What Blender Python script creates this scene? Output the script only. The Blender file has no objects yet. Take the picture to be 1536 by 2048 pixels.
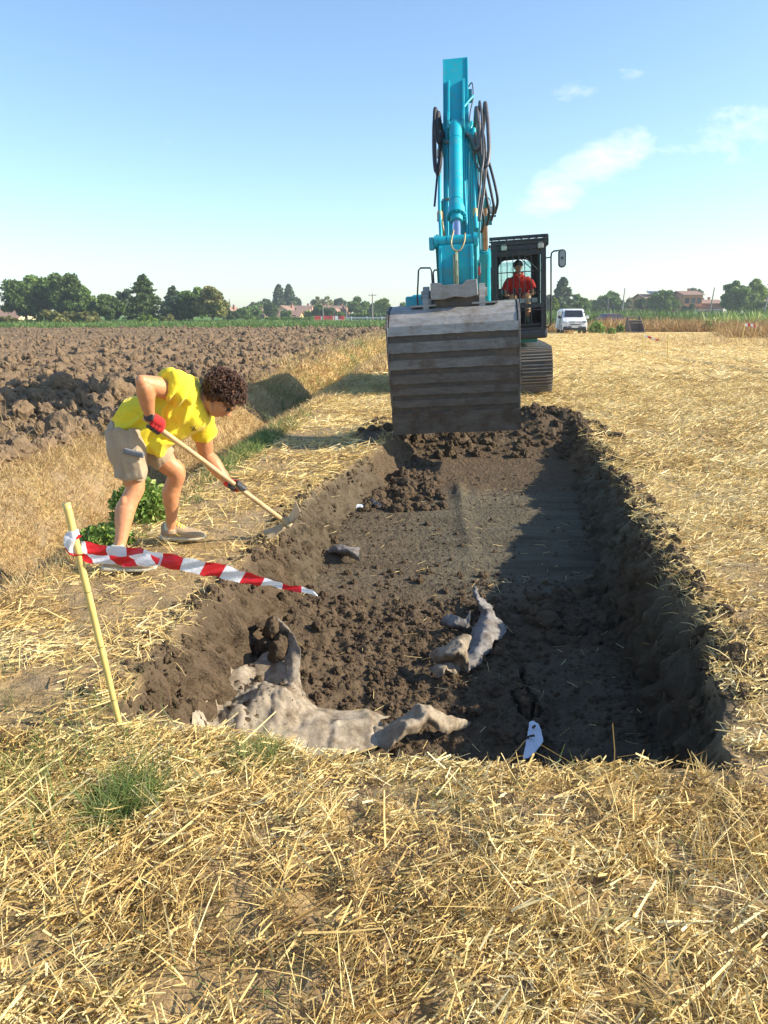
import bpy, math, random
import numpy as np
from mathutils import Vector, Matrix, Euler
random.seed(7); RNG = np.random.default_rng(7)
R = math.radians
SC = bpy.context.scene; COL = SC.collection
HC = 1.6; PITCH = math.atan(398/1500.0); CP, SP = math.cos(PITCH), math.sin(PITCH)

# ---------------------------------------------------------------- camera geometry helpers (survey of the place)
def at(px, py, Y):
    u = (px-768)/1500; v = (1024-py)/1500
    d = (u, CP+v*SP, -SP+v*CP); k = Y/d[1]
    return Vector((d[0]*k, Y, HC+d[2]*k))
def gp(px, py, z=0.0):
    u = (px-768)/1500; v = (1024-py)/1500
    d = (u, CP+v*SP, -SP+v*CP); k = (z-HC)/d[2]
    return Vector((d[0]*k, d[1]*k, z))

# ---------------------------------------------------------------- object helpers
def tag(o, label=None, cat=None, group=None, kind=None):
    if label: o['label'] = label
    if cat: o['category'] = cat
    if group: o['group'] = group
    if kind: o['kind'] = kind
    return o
def empty(name, loc=(0,0,0), rot=(0,0,0), label=None, cat=None, group=None):
    o = bpy.data.objects.new(name, None); COL.objects.link(o)
    o.location = loc; o.rotation_euler = rot; o.empty_display_size = .1
    return tag(o, label, cat, group)
def link(name, me, mat=None, parent=None):
    o = bpy.data.objects.new(name, me); COL.objects.link(o)
    if mat is not None:
        me.materials.clear(); me.materials.append(mat)
    if parent: o.parent = parent
    return o
def mesh_np(name, V, F, smooth=False, attrs=None):
    V = np.asarray(V, dtype=np.float32); F = np.asarray(F, dtype=np.int32)
    me = bpy.data.meshes.new(name); k = F.shape[1]
    me.vertices.add(len(V)); me.vertices.foreach_set('co', V.ravel())
    me.loops.add(F.size); me.loops.foreach_set('vertex_index', F.ravel())
    me.polygons.add(len(F)); me.polygons.foreach_set('loop_start', np.arange(0, F.size, k, dtype=np.int32))
    me.polygons.foreach_set('loop_total', np.full(len(F), k, dtype=np.int32))
    me.polygons.foreach_set('use_smooth', np.full(len(F), smooth, dtype=bool))
    me.update(calc_edges=True)
    for n, a in (attrs or {}).items():
        at_ = me.attributes.new(n, 'FLOAT', 'POINT'); at_.data.foreach_set('value', np.asarray(a, dtype=np.float32))
    return me

class MB:
    """collects shapes into one mesh"""
    def __init__(s): s.v = []; s.f = []; s.sm = []
    def add(s, V, F, sm=False, M=None):
        b = len(s.v)
        for p in V:
            p = Vector(p)
            s.v.append(M @ p if M is not None else p)
        for f in F: s.f.append(tuple(i+b for i in f)); s.sm.append(sm)
        return s
    def box(s, c, d, rot=None, M=None):
        x, y, z = d[0]/2, d[1]/2, d[2]/2
        V = [Vector(p) for p in ((-x,-y,-z),(x,-y,-z),(x,y,-z),(-x,y,-z),(-x,-y,z),(x,-y,z),(x,y,z),(-x,y,z))]
        if rot is not None:
            E = rot if isinstance(rot, Matrix) else Euler(rot).to_matrix()
            V = [E @ p for p in V]
        V = [p+Vector(c) for p in V]
        return s.add(V, [(0,3,2,1),(4,5,6,7),(0,1,5,4),(1,2,6,5),(2,3,7,6),(3,0,4,7)], M=M)
    def beam(s, a, b, w, h, up=(0,0,1)):
        a, b = Vector(a), Vector(b); d = (b-a); L = d.length; d.normalize()
        sd = d.cross(Vector(up)); sd = sd.normalized() if sd.length > 1e-5 else Vector((1,0,0))
        u = sd.cross(d)
        E = Matrix((sd, d, u)).transposed()
        return s.box((a+b)/2, (w, L, h), E)
    def prism(s, poly, x0, x1):
        """poly in (y,z), extruded along x"""
        n = len(poly); V = [(x0, p[0], p[1]) for p in poly]+[(x1, p[0], p[1]) for p in poly]
        F = [(i, (i+1) % n, n+(i+1) % n, n+i) for i in range(n)]+[tuple(range(n))[::-1], tuple(range(n, 2*n))]
        return s.add(V, F)
    def cyl(s, a, b, r0, r1=None, n=16, caps=True):
        r1 = r0 if r1 is None else r1
        a, b = Vector(a), Vector(b); d = (b-a).normalized()
        t = Vector((0,0,1)) if abs(d.z) < .9 else Vector((1,0,0))
        u = d.cross(t).normalized(); w = d.cross(u)
        ring = lambda c, r: [c+(u*math.cos(2*math.pi*i/n)+w*math.sin(2*math.pi*i/n))*r for i in range(n)]
        A, B = ring(a, r0), ring(b, r1)
        s.add(A+B, [(i, (i+1) % n, n+(i+1) % n, n+i) for i in range(n)], True)
        if caps: s.add(A, [tuple(range(n))[::-1]]); s.add(B, [tuple(range(n))])
        return s
    def tube(s, pts, r, n=8, smooth=True, caps=True, flat=1.0):
        pts = [Vector(p) for p in pts]
        if smooth and len(pts) > 2: pts = spline(pts)
        m = len(pts); rs = r if isinstance(r, (list, tuple)) else [r]*m
        if len(rs) != m:
            rs = [rs[min(len(rs)-2, int(i/(m-1)*(len(rs)-1)))]*(1-((i/(m-1)*(len(rs)-1))-min(len(rs)-2, int(i/(m-1)*(len(rs)-1)))))
                  + rs[min(len(rs)-2, int(i/(m-1)*(len(rs)-1)))+1]*((i/(m-1)*(len(rs)-1))-min(len(rs)-2, int(i/(m-1)*(len(rs)-1)))) for i in range(m)]
        V = []; u = None
        for i, p in enumerate(pts):
            d = (pts[min(i+1, m-1)]-pts[max(i-1, 0)])
            d = d.normalized() if d.length > 1e-9 else Vector((0,0,1))
            if u is None:
                t = Vector((0,0,1)) if abs(d.z) < .9 else Vector((1,0,0)); u = d.cross(t).normalized()
            u = (u-d*u.dot(d)).normalized(); w = d.cross(u)
            V += [p+(u*math.cos(2*math.pi*k/n)+w*math.sin(2*math.pi*k/n)*flat)*rs[i] for k in range(n)]
        F = [(i*n+k, i*n+(k+1) % n, (i+1)*n+(k+1) % n, (i+1)*n+k) for i in range(m-1) for k in range(n)]
        if caps: F += [tuple(range(n))[::-1], tuple(range((m-1)*n, m*n))]
        return s.add(V, F, True)
    def loft(s, secs, n=20):
        """secs: list of (center, axis_u (vector with length), axis_w (vector with length)) - closed elliptical rings"""
        V = []
        for c, u, w in secs:
            c, u, w = Vector(c), Vector(u), Vector(w)
            V += [c+u*math.cos(2*math.pi*k/n)+w*math.sin(2*math.pi*k/n) for k in range(n)]
        m = len(secs)
        F = [(i*n+k, i*n+(k+1) % n, (i+1)*n+(k+1) % n, (i+1)*n+k) for i in range(m-1) for k in range(n)]
        F += [tuple(range(n))[::-1], tuple(range((m-1)*n, m*n))]
        return s.add(V, F, True)
    def ball(s, c, r, n=14, M=None):
        r = (r, r, r) if not isinstance(r, (tuple, list)) else r
        c = Vector(c); V = []; m = n//2
        E = M if M is not None else Matrix.Identity(3)
        for i in range(1, m):
            a = math.pi*i/m
            for k in range(n):
                b = 2*math.pi*k/n
                V.append(c+E @ Vector((r[0]*math.sin(a)*math.cos(b), r[1]*math.sin(a)*math.sin(b), r[2]*math.cos(a))))
        top = len(V); V += [c+E @ Vector((0,0,r[2])), c+E @ Vector((0,0,-r[2]))]
        F = [(i*n+k, (i+1)*n+k, (i+1)*n+(k+1) % n, i*n+(k+1) % n) for i in range(m-2) for k in range(n)]
        F += [(top, k, (k+1) % n) for k in range(n)]+[(top+1, (m-2)*n+(k+1) % n, (m-2)*n+k) for k in range(n)]
        return s.add(V, F, True)
    def mesh(s, name):
        me = bpy.data.meshes.new(name); me.from_pydata([tuple(p) for p in s.v], [], s.f)
        me.polygons.foreach_set('use_smooth', s.sm); me.update(); return me
    def build(s, name, mat, parent=None, bevel=0, label=None):
        o = link(name, s.mesh(name), mat, parent)
        if bevel:
            m = o.modifiers.new('bevel', 'BEVEL'); m.width = bevel; m.segments = 2; m.limit_method = 'ANGLE'; m.angle_limit = R(50)
            m.harden_normals = False
        if label: o['label'] = label
        return o
def spline(P, k=6):
    out = []
    for i in range(len(P)-1):
        a = P[max(i-1, 0)]; b = P[i]; c = P[i+1]; d = P[min(i+2, len(P)-1)]
        for j in range(k):
            t = j/k
            out.append(.5*((2*b)+(-a+c)*t+(2*a-5*b+4*c-d)*t*t+(-a+3*b-3*c+d)*t**3))
    out.append(P[-1].copy()); return out
def remesh(mb, vox=.006, it=6, fac=.5):
    """fuse overlapping closed shapes to one continuous surface"""
    me = mb.mesh('tmp'); o = bpy.data.objects.new('tmp', me); COL.objects.link(o)
    m = o.modifiers.new('r', 'REMESH'); m.mode = 'VOXEL'; m.voxel_size = vox; m.use_smooth_shade = True
    if it:
        m = o.modifiers.new('s', 'SMOOTH'); m.iterations = it; m.factor = fac
    dg = bpy.context.evaluated_depsgraph_get(); dg.update()
    out = bpy.data.meshes.new_from_object(o.evaluated_get(dg), depsgraph=dg)
    bpy.data.objects.remove(o); bpy.data.meshes.remove(me)
    out.polygons.foreach_set('use_smooth', [True]*len(out.polygons)); return out
def displace(me, fn):
    n = len(me.vertices); V = np.empty(n*3, np.float32); N = np.empty(n*3, np.float32)
    me.vertices.foreach_get('co', V); me.vertices.foreach_get('normal', N)
    V = V.reshape(-1, 3); N = N.reshape(-1, 3); V = V+N*fn(V, N)[:, None]
    me.vertices.foreach_set('co', V.astype(np.float32).ravel()); me.update()

# ---------------------------------------------------------------- numpy noise
def h2(ix, iy, seed=0):
    n = (ix.astype(np.int64)*374761393+iy.astype(np.int64)*668265263+seed*1442695041) & 0x7fffffff
    n = ((n ^ (n >> 13))*1274126177) & 0x7fffffff
    n = ((n ^ (n >> 16))*668265263) & 0x7fffffff
    return (n & 0xffffff)/float(0xffffff)
def vn(x, y, seed=0):
    ix, iy = np.floor(x), np.floor(y); fx, fy = x-ix, y-iy
    fx = fx*fx*(3-2*fx); fy = fy*fy*(3-2*fy)
    a, b, c, d = h2(ix, iy, seed), h2(ix+1, iy, seed), h2(ix, iy+1, seed), h2(ix+1, iy+1, seed)
    return (a*(1-fx)+b*fx)*(1-fy)+(c*(1-fx)+d*fx)*fy
def fbm(x, y, o=4, seed=0):
    s = 0; a = .5
    for i in range(o):
        s = s+a*(vn(x, y, seed+i)-.5)*2; x = x*2.03+3.1; y = y*2.03+1.7; a *= .5
    return s
def worley(x, y, seed=0):
    ix, iy = np.floor(x), np.floor(y); f1 = np.full(x.shape, 9.); f2 = np.full(x.shape, 9.); cid = np.zeros(x.shape)
    for dx in (-1, 0, 1):
        for dy in (-1, 0, 1):
            cx, cy = ix+dx, iy+dy
            px, py = cx+h2(cx, cy, seed), cy+h2(cx, cy, seed+11)
            d = np.hypot(px-x, py-y); m = d < f1
            f2 = np.where(m, f1, np.minimum(f2, d)); cid = np.where(m, h2(cx, cy, seed+23), cid); f1 = np.where(m, d, f1)
    return f1, f2, cid
def n3(P, sc, seed=0):
    """cheap 3D-ish noise in -1..1"""
    x, y, z = P[..., 0]*sc, P[..., 1]*sc, P[..., 2]*sc
    return (vn(x+z*.31, y+z*.73, seed)+vn(y+x*.27+31, z-x*.2, seed+5)+vn(z+17-y*.15, x+y*.4, seed+9))*2/3.-1
def sst(a, b, x):
    t = np.clip((x-a)/(b-a), 0, 1); return t*t*(3-2*t)

# ---------------------------------------------------------------- material helpers
class NT:
    def __init__(s, name):
        s.m = bpy.data.materials.new(name); s.m.use_nodes = True; s.t = s.m.node_tree; s.t.nodes.clear()
        s.out = s.n('ShaderNodeOutputMaterial'); s.b = s.n('ShaderNodeBsdfPrincipled'); s.l(s.b.outputs[0], s.out.inputs[0])
        s._co = None
    def n(s, t, **k):
        x = s.t.nodes.new(t)
        for a, b in k.items(): setattr(x, a, b)
        return x
    def l(s, a, b): s.t.links.new(a, b)
    def co(s, kind='Object'):
        if s._co is None: s._co = s.n('ShaderNodeTexCoord')
        return s._co.outputs[kind]
    def noise(s, scale, detail=4, rough=.55, vec=None, stretch=None, dist=0):
        x = s.n('ShaderNodeTexNoise'); x.inputs['Scale'].default_value = scale; x.inputs['Detail'].default_value = detail
        x.inputs['Roughness'].default_value = rough; x.inputs['Distortion'].default_value = dist
        v = vec or s.co()
        if stretch:
            mp = s.n('ShaderNodeMapping'); mp.inputs['Scale'].default_value = stretch; s.l(v, mp.inputs[0]); v = mp.outputs[0]
        s.l(v, x.inputs['Vector']); return x.outputs['Fac']
    def voro(s, scale, feature='F1', vec=None):
        x = s.n('ShaderNodeTexVoronoi'); x.feature = feature; x.inputs['Scale'].default_value = scale
        s.l(vec or s.co(), x.inputs['Vector']); return x.outputs['Distance']
    def ramp(s, fac, stops):
        x = s.n('ShaderNodeValToRGB'); e = x.color_ramp.elements
        while len(e) < len(stops): e.new(.5)
        for i, (p, c) in enumerate(stops):
            e[i].position = p; e[i].color = (*c, 1) if isinstance(c, tuple) else (c, c, c, 1)
        s.l(fac, x.inputs[0]); return x.outputs[0]
    def mix(s, fac, a, b, mode='MIX'):
        x = s.n('ShaderNodeMix'); x.data_type = 'RGBA'; x.blend_type = mode
        for v, i in ((fac, 0), (a, 6), (b, 7)):
            if isinstance(v, (int, float)): x.inputs[i].default_value = v
            elif isinstance(v, tuple): x.inputs[i].default_value = (*v, 1)
            else: s.l(v, x.inputs[i])
        return x.outputs[2]
    def math(s, op, a, b=0, clamp=False):
        x = s.n('ShaderNodeMath'); x.operation = op; x.use_clamp = clamp
        for i, v in enumerate((a, b)):
            if isinstance(v, (int, float)): x.inputs[i].default_value = v
            else: s.l(v, x.inputs[i])
        return x.outputs[0]
    def attr(s, name):
        x = s.n('ShaderNodeAttribute'); x.attribute_name = name; return x.outputs['Fac']
    def bump(s, h, strength=.5, dist=.01, prev=None):
        x = s.n('ShaderNodeBump'); x.inputs['Distance'].default_value = abs(dist); x.invert = dist < 0
        if isinstance(strength, (int, float)): x.inputs['Strength'].default_value = strength
        else: s.l(strength, x.inputs['Strength'])
        s.l(h, x.inputs['Height'])
        if prev is not None: s.l(prev, x.inputs['Normal'])
        return x.outputs[0]
    def fin(s, col=None, rough=.6, metal=0, normal=None, spec=None):
        for v, i in ((col, 'Base Color'), (rough, 'Roughness'), (metal, 'Metallic'), (spec, 'Specular IOR Level')):
            if v is None: continue
            if isinstance(v, (int, float)): s.b.inputs[i].default_value = v
            elif isinstance(v, tuple): s.b.inputs[i].default_value = (*v, 1)
            else: s.l(v, s.b.inputs[i])
        if normal is not None: s.l(normal, s.b.inputs['Normal'])
        return s.m
def plain(name, col, rough=.6, metal=0, var=.15, sc=8, dirt=None, bump=0, bsc=60):
    t = NT(name); c = tuple(max(0, x*(1-var)) for x in col); d = tuple(min(1, x*(1+var)) for x in col)
    k = t.ramp(t.noise(sc, 5), [(.3, c), (.7, d)])
    if dirt:
        dc, amt, dsc = dirt; f = t.ramp(t.noise(dsc, 6, .65), [(1-amt-.12, 0.), (1-amt+.1, .85)]); k = t.mix(f, k, dc)
    nb = t.bump(t.noise(bsc, 5), bump, .01) if bump else None
    return t.fin(k, rough, metal, nb)

M = {}
def straw_mat(name, stops, trans=.15):
    t = NT(name); k = t.ramp(t.attr('rnd'), stops); f = t.noise(45, 2)
    k = t.mix(t.math('MULTIPLY', f, .35), k, (.22, .15, .07), 'MULTIPLY')
    t.fin(k, .55, 0, None, .35)
    if trans:
        d = t.n('ShaderNodeBsdfTranslucent'); t.l(k, d.inputs[0]); mx = t.n('ShaderNodeMixShader'); mx.inputs[0].default_value = trans
        t.l(t.b.outputs[0], mx.inputs[1]); t.l(d.outputs[0], mx.inputs[2]); t.l(mx.outputs[0], t.out.inputs[0])
    return t.m
M['straw'] = straw_mat('straw', [(0, (.20, .12, .05)), (.13, (.44, .28, .10)), (.38, (.76, .55, .20)), (.72, (.91, .72, .31)), (1, (.94, .82, .48))])
M['dry'] = straw_mat('dry_grass', [(0, (.26, .16, .07)), (.25, (.48, .32, .14)), (.6, (.70, .50, .23)), (.88, (.80, .62, .32)), (1, (.44, .44, .15))])
M['green'] = straw_mat('green_grass', [(0, (.08, .15, .035)), (.5, (.15, .25, .06)), (.8, (.26, .34, .10)), (1, (.55, .50, .2))], .3)
M['leaf'] = straw_mat('nettle_leaf', [(0, (.09, .18, .03)), (.5, (.24, .38, .07)), (1, (.52, .58, .18))], .3)

def soil_nodes(t, wet=1.0):
    n1 = t.noise(7, 8, .6); n2 = t.noise(60, 6, .7); n3_ = t.noise(1.3, 3)
    a = t.ramp(n1, [(.25, (.060*wet, .040*wet, .023*wet)), (.5, (.125*wet, .084*wet, .049*wet)), (.75, (.20*wet, .140*wet, .083*wet))])
    a = t.mix(t.math('MULTIPLY', n2, .5), a, (.235*wet, .17*wet, .105*wet))
    a = t.mix(t.math('MULTIPLY', n3_, .4), a, (.085*wet, .064*wet, .043*wet))
    return a, n1, n2
def dvec(t, amt):
    n = t.n('ShaderNodeTexNoise'); n.inputs['Scale'].default_value = 14; n.inputs['Detail'].default_value = 4; t.l(t.co(), n.inputs['Vector'])
    m = t.n('ShaderNodeVectorMath'); m.operation = 'SCALE'; m.inputs['Scale'].default_value = amt*3; t.l(n.outputs['Color'], m.inputs[0])
    a = t.n('ShaderNodeVectorMath'); a.operation = 'ADD'; t.l(t.co(), a.inputs[0]); t.l(m.outputs[0], a.inputs[1]); return a.outputs[0]
def soil_mat(name, wet):
    t = NT(name); a, n1, n2 = soil_nodes(t, wet)
    w1 = t.voro(26, vec=dvec(t, .03)); w2 = t.voro(75, vec=dvec(t, .015)); b = t.bump(w1, .55, -.018, t.bump(n1, .6, .04)); b = t.bump(w2, .5, -.007, b); b = t.bump(n2, .7, .010, b); v = t.noise(160, 4, .7)
    return t.fin(a, .95, 0, t.bump(v, .5, .004, b), .15)
M['clod'] = soil_mat('clod_soil', .70); M['plow'] = soil_mat('ploughed_soil', 1.4)

def ground_mat():
    t = NT('ground'); a, n1, n2 = soil_nodes(t, .78); soil = t.attr('soil'); green = t.attr('green')
    # clay streaks of the cut walls and scraped floor
    st = t.noise(5, 6, .7, stretch=(1, 1, 9)); a = t.mix(t.math('MULTIPLY', st, .35), a, (.125, .098, .068))
    cl = t.ramp(t.noise(3, 6, .65, stretch=(.35, 3, 1)), [(.35, (.075, .068, .048)), (.6, (.145, .130, .092))]); a = t.mix(t.math('MULTIPLY', t.attr('clay'), .75), a, cl)
    # chopped straw litter
    s1 = t.noise(38, 5, .75, stretch=(1, .35, 1), dist=.8); s2 = t.noise(42, 5, .75, stretch=(.35, 1, 1), dist=.8); pat = t.noise(.35, 5, .6); p2 = t.noise(2.2, 4, .6)
    li = t.ramp(t.math('MAXIMUM', s1, s2), [(.42, (.10, .07, .04)), (.52, (.26, .18, .08)), (.60, (.50, .36, .16)), (.72, (.72, .56, .29))])
    dry = t.mix(.75, a, (.34, .26, .17))
    li = t.mix(t.ramp(p2, [(.42, .75), (.62, .0)]), li, dry)
    li = t.mix(t.ramp(pat, [(.35, .35), (.6, .0)]), li, (.50, .32, .13))
    far = t.ramp(t.noise(.9, 5, .7), [(.3, (.42, .28, .11)), (.5, (.66, .48, .20)), (.7, (.80, .63, .31))])
    li = t.mix(t.attr('far'), li, far)
    gr = t.ramp(t.noise(1.5, 6, .7), [(.3, (.07, .14, .03)), (.6, (.13, .24, .05)), (.8, (.24, .33, .09))])
    li = t.mix(green, li, gr)
    k = t.mix(soil, li, a)
    w1 = t.voro(24, vec=dvec(t, .03)); w2 = t.voro(70, vec=dvec(t, .015)); b = t.bump(w1, t.math('ADD', .05, t.math('MULTIPLY', soil, .55)), -.022, t.bump(n1, .5, .035)); b = t.bump(w2, .5, -.008, b)
    b = t.bump(n2, .8, .010, b); v = t.noise(170, 4, .7); b = t.bump(v, .6, .004, b); b = t.bump(s1, .3, .012, b)
    return t.fin(k, .95, 0, b, .12)
M['ground'] = ground_mat()
SKY_DUST, SKY_STR, SUN_STR, EXPO, HAZE, CLOUD_COL = .5, .125, 4.7, .97, .0006, (6.2, 6.2, 6.3)
# ================================================================ terrain
LE = np.array([(2.3,-1.13),(2.75,-1.10),(3.17,-1.09),(3.73,-1.05),(4.46,-.98),(5.17,-.84),(6.66,-.68),(7.6,-.50),(8.2,-.28),(9.0,.0),(10.5,.35),(12,.6)])
RE = np.array([(2.3,1.27),(2.5,1.29),(2.89,1.47),(3.45,1.62),(3.83,1.66),(4.6,1.80),(6.0,2.06),(7.2,2.28),(8.6,2.47),(10.1,2.62),(12,2.8)])
DP = np.array([(2.3,.68),(4,.66),(5.2,.60),(6.2,.52),(7.5,.42),(8.6,.33),(9.5,.24),(10.4,.08),(10.8,0)])
def XL(y): return np.interp(y, LE[:,0], LE[:,1])
def XR(y): return np.interp(y, RE[:,0], RE[:,1])
def DD(y): return np.interp(y, DP[:,0], DP[:,1])
def inside(x, y):
    y0 = np.interp(x, [-1.2,-.78,-.5,-.3,0,.4,1.4], [2.76,2.68,2.59,2.50,2.42,2.385,2.38])+.012*np.sin(x*9)
    l = x-XL(y)-.05*fbm(y*2.2, x*.5, 4, 3)-.02*fbm(y*9, x*2, 3, 8)
    r = XR(y)-x+.10*fbm(y*1.9, x*.5+9, 4, 5)+.03*fbm(y*9, x*2, 3, 9)
    n = y-y0-.03*fbm(x*4, y*.4, 3, 6); f = 10.6-y+.1*fbm(x*3, y, 3, 2)
    return l, r, n, f
def ditch(x, y):
    w = x-(-2.46+.085*y)-.08*fbm(y*.8, x*.1, 3, 41); d = .85*sst(3.0, 6.0, y)
    return w, -d*np.where(w > -.75, sst(0., -.72, w), 1-sst(-.75, -1.95, w))
def ruts(x, y):
    c = 10.75+.25*np.sin(y*.22); return (np.exp(-((x-c)/.22)**2)+.7*np.exp(-((x-c-1.9)/.20)**2))*sst(14, 19, y)*(1-sst(33, 37, y))
def height(x, y, detail=True):
    x = np.asarray(x, float); y = np.asarray(y, float)
    l, r, n, f = inside(x, y); s = np.minimum(np.minimum(l, r), np.minimum(n, f))
    base = .025*fbm(x*.8, y*.8, 3, 20)+.022*fbm(x*5, y*5, 4, 21)*sst(14, 5, y)+.022*(fbm(x*11, y*11, 3, 22)+.1)*sst(4.5, 2.5, y)
    w, dz = ditch(x, y); base = base+dz+.05*sst(-1.2, -2.2, w)
    base = base*1.0
    # spoil ridges along the lips
    rid = np.exp(-((r+.09)/.10)**2)*sst(2.7, 4.2, y)*(1-sst(10.2, 11.2, y))*(.02+.075*np.clip(fbm(y*2.3, x*2.5, 5, 31)+.35, 0, 1))*(r < .2)
    m = .26*np.exp(-(((x-2.35)/.55)**2+((y-10.7)/.55)**2))+.12*np.exp(-(((x-1.2)/.9)**2+((y-11.0)/.35)**2))+.14*np.exp(-(((x+.05)/.4)**2+((y-9.6)/.8)**2))
    m = m*(1+.6*fbm(x*5, y*5, 4, 33))
    z = base+rid+m
    D = DD(y)
    wl = .13+.06*vn(y*3, x*0, 51); wr = .10+.10*sst(3.2, 5.5, y)-.05*sst(8, 9, y)
    t = np.minimum(np.minimum(np.clip(l/wl, 0, 1), np.clip(r/wr, 0, 1)), np.minimum(np.clip(n/.09, 0, 1), np.clip(f/.8, 0, 1)))
    ins = t**1.2
    rough = sst(2.9, 3.7, y)*(1-sst(5.1, 5.7, y))+.8*sst(7.6, 8.2, y)*sst(.9, .4, x)
    rough = np.clip(rough*sst(1.9, .9, x-.2*fbm(x, y, 2, 60))+.12, 0, 1)
    f1, f2, cid = worley(x*9, y*9, 70); g1, g2, gid = worley(x*24, y*24, 71)
    fl = .15*sst(.2, -1.0, x)*(1-sst(4.5, 6.5, y))+.03*fbm(x*1.5, y*1.5, 3, 61)+rough*(.06*fbm(x*5, y*5, 4, 62)+.05*(.55-f1)*(cid > .4)+.02*(.5-g1))+.006*fbm(x*25, y*25, 3, 63)
    fl = fl+.05*np.exp(-((x-.62-.04*y+.1)/.07)**2)*sst(6.2, 6.6, y)*(1-sst(8.3, 8.7, y))
    fl = fl-.10*np.exp(-(((x+.36)/.22)**2+((y-4.75)/.13)**2))+.13*np.exp(-(((x+.58)/.22)**2+((y-3.72)/.22)**2))
    sc_ = sst(.2, .7, x)*sst(5.3, 5.8, y)*(1-sst(7.8, 8.3, y)); fl = fl*(1-.6*sc_)+sc_*(.016*np.sin(y*11+1.2*np.sin(x*2))+.010*vn(y*30, x*1.5, 67))
    # cracks in the floor near the white liner
    for pts, wd in CRACKS:
        for (ax, ay), (bx, by) in zip(pts[:-1], pts[1:]):
            dx, dy = bx-ax, by-ay; L2 = dx*dx+dy*dy; tt = np.clip(((x-ax)*dx+(y-ay)*dy)/L2, 0, 1)
            d = np.hypot(x-ax-tt*dx, y-ay-tt*dy)+.007*fbm(x*45, y*45, 3, 66); fl = fl-.25*np.exp(-(d/wd)**6)+.018*np.exp(-((d-.05)/.03)**2)*vn(x*20, y*20, 69)
    z = z*(1-ins)+(-D+fl)*ins
    wallish = 4*ins*(1-ins)
    z = z-wallish*(.06*(.5-f1)+.05*fbm(x*14, y*14, 3, 68)*(l < r))
    # wheel ruts on the right
    rut = ruts(x, y); z = z-.09*rut
    soil = np.clip(sst(-.03, .03, s)+np.where((y > 2.6) & (y < 12), sst(.02, .075, rid+m-.028), 0), 0, 1)
    soil = np.maximum(soil, .9*rut*sst(.15, .4, vn(x*2, y*1.2, 78)))
    soil = np.maximum(soil, sst(.12, .0, -s)*(y > 2.7)*sst(.45, .6, vn(x*5, y*5, 77)))
    return (z, soil) if detail else z
def pxy(px, py, z=-.64):
    p = gp(px, py, z); return (p.x, p.y)
CRACKS = [([pxy(1040,1335), pxy(1046,1352), pxy(1043,1362), pxy(1053,1378), pxy(1052,1390), pxy(1066,1401), pxy(1069,1412), pxy(1084,1424), pxy(1080,1434), pxy(1068,1443)], .013),
          ([pxy(1018,1375), pxy(1026,1388), pxy(1025,1400), pxy(1038,1415), pxy(1043,1428), pxy(1054,1438)], .009), ([pxy(1068,1405), pxy(1062,1440)], .009)]
def axis(segs):
    out = [segs[0][0]]
    for a, b, d0, g in segs:
        d = d0
        while out[-1] < b: out.append(out[-1]+d); d *= 1+g
        out[-1] = b
    return np.array(out)
ax_pos = axis([(2.35, 10, .015, .025), (10, 13.4, .07, 0), (13.4, 900, .09, .05)]); ax_neg = -axis([(1.5, 900, .015, .035)])[::-1]
gx = np.concatenate([ax_neg[:-1], axis([(-1.5, 2.35, .0125, 0)]), ax_pos[1:]])
gy = np.concatenate([-axis([(.2, 60, .06, .25)])[::-1][:-1], axis([(-.2, 2.35, .05, 0)])[:-1], axis([(2.35, 6.2, .0125, 0)])[:-1], axis([(6.2, 1500, .013, .012)])])
X, Y = np.meshgrid(gx, gy); Z, SOIL = height(X, Y)
Z = np.where(Y > 250, 0, Z)
# gouges and crumbling of the cut walls, pushed sideways
_l, _r, _n, _f = inside(X, Y); _s = np.minimum(_l, _r); _w = sst(-.02, .05, _s)*sst(.55, .25, _s)*(Y > 2.4)*(Y < 10.5)*sst(-.02, -.12, Z)
_q = .30*(vn(Y*6+Z*3, Z*4, 101)-.5)+.5*(.5-np.abs(fbm(Y*9+Z*5, Z*7, 3, 105))*2)+.30*(vn(Y*24+Z*4, Z*11, 102)-.5)+.35*(vn(Y*55, Z*35, 103)-.5)-.5*np.clip(vn(Y*13, Z*6+Y, 104)-.68, 0, 1)*2.2
X = X+_w*_q*.20*np.where(_l < _r, 1, -1.2)
nx, ny = len(gx), len(gy)
# under the ploughed strip the sheet sinks a little
W_, _ = ditch(X, Y); under = sst(-2.3, -2.9, W_)*sst(4.5, 5.5, Y)*(1-sst(73, 74, Y))*(X > -95); Z = Z-.25*under
idx = np.arange(nx*ny).reshape(ny, nx)
F = np.stack([idx[:-1,:-1], idx[:-1,1:], idx[1:,1:], idx[1:,:-1]], -1).reshape(-1, 4)
def green_at(x, y):
    lf = sst(74, 76, y)*sst(2, -1, x-.0)           # left: crop field behind the ploughed land
    rt = sst(66, 70, y-.03*x)*sst(0, 2, x)
    return np.clip(lf+rt, 0, 1)*(1-sst(300, 500, y)*.2)
GREEN = green_at(X, Y)
me = mesh_np('ground', np.stack([X, Y, Z], -1).reshape(-1, 3), F, True,
             {'soil': SOIL.ravel(), 'clay': (np.clip(sst(5.2, 5.9, Y)*(1-sst(8.0, 8.6, Y))*(.5+.6*sst(.0, .8, X))+.45*sst(.3, .9, X)*(Y < 4.6), 0, 1)).ravel(), 'green': GREEN.ravel(), 'far': sst(9, 30, Y).ravel()})
tag(link('ground', me, M['ground']), kind='structure')
print('ground', nx, ny)

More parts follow.
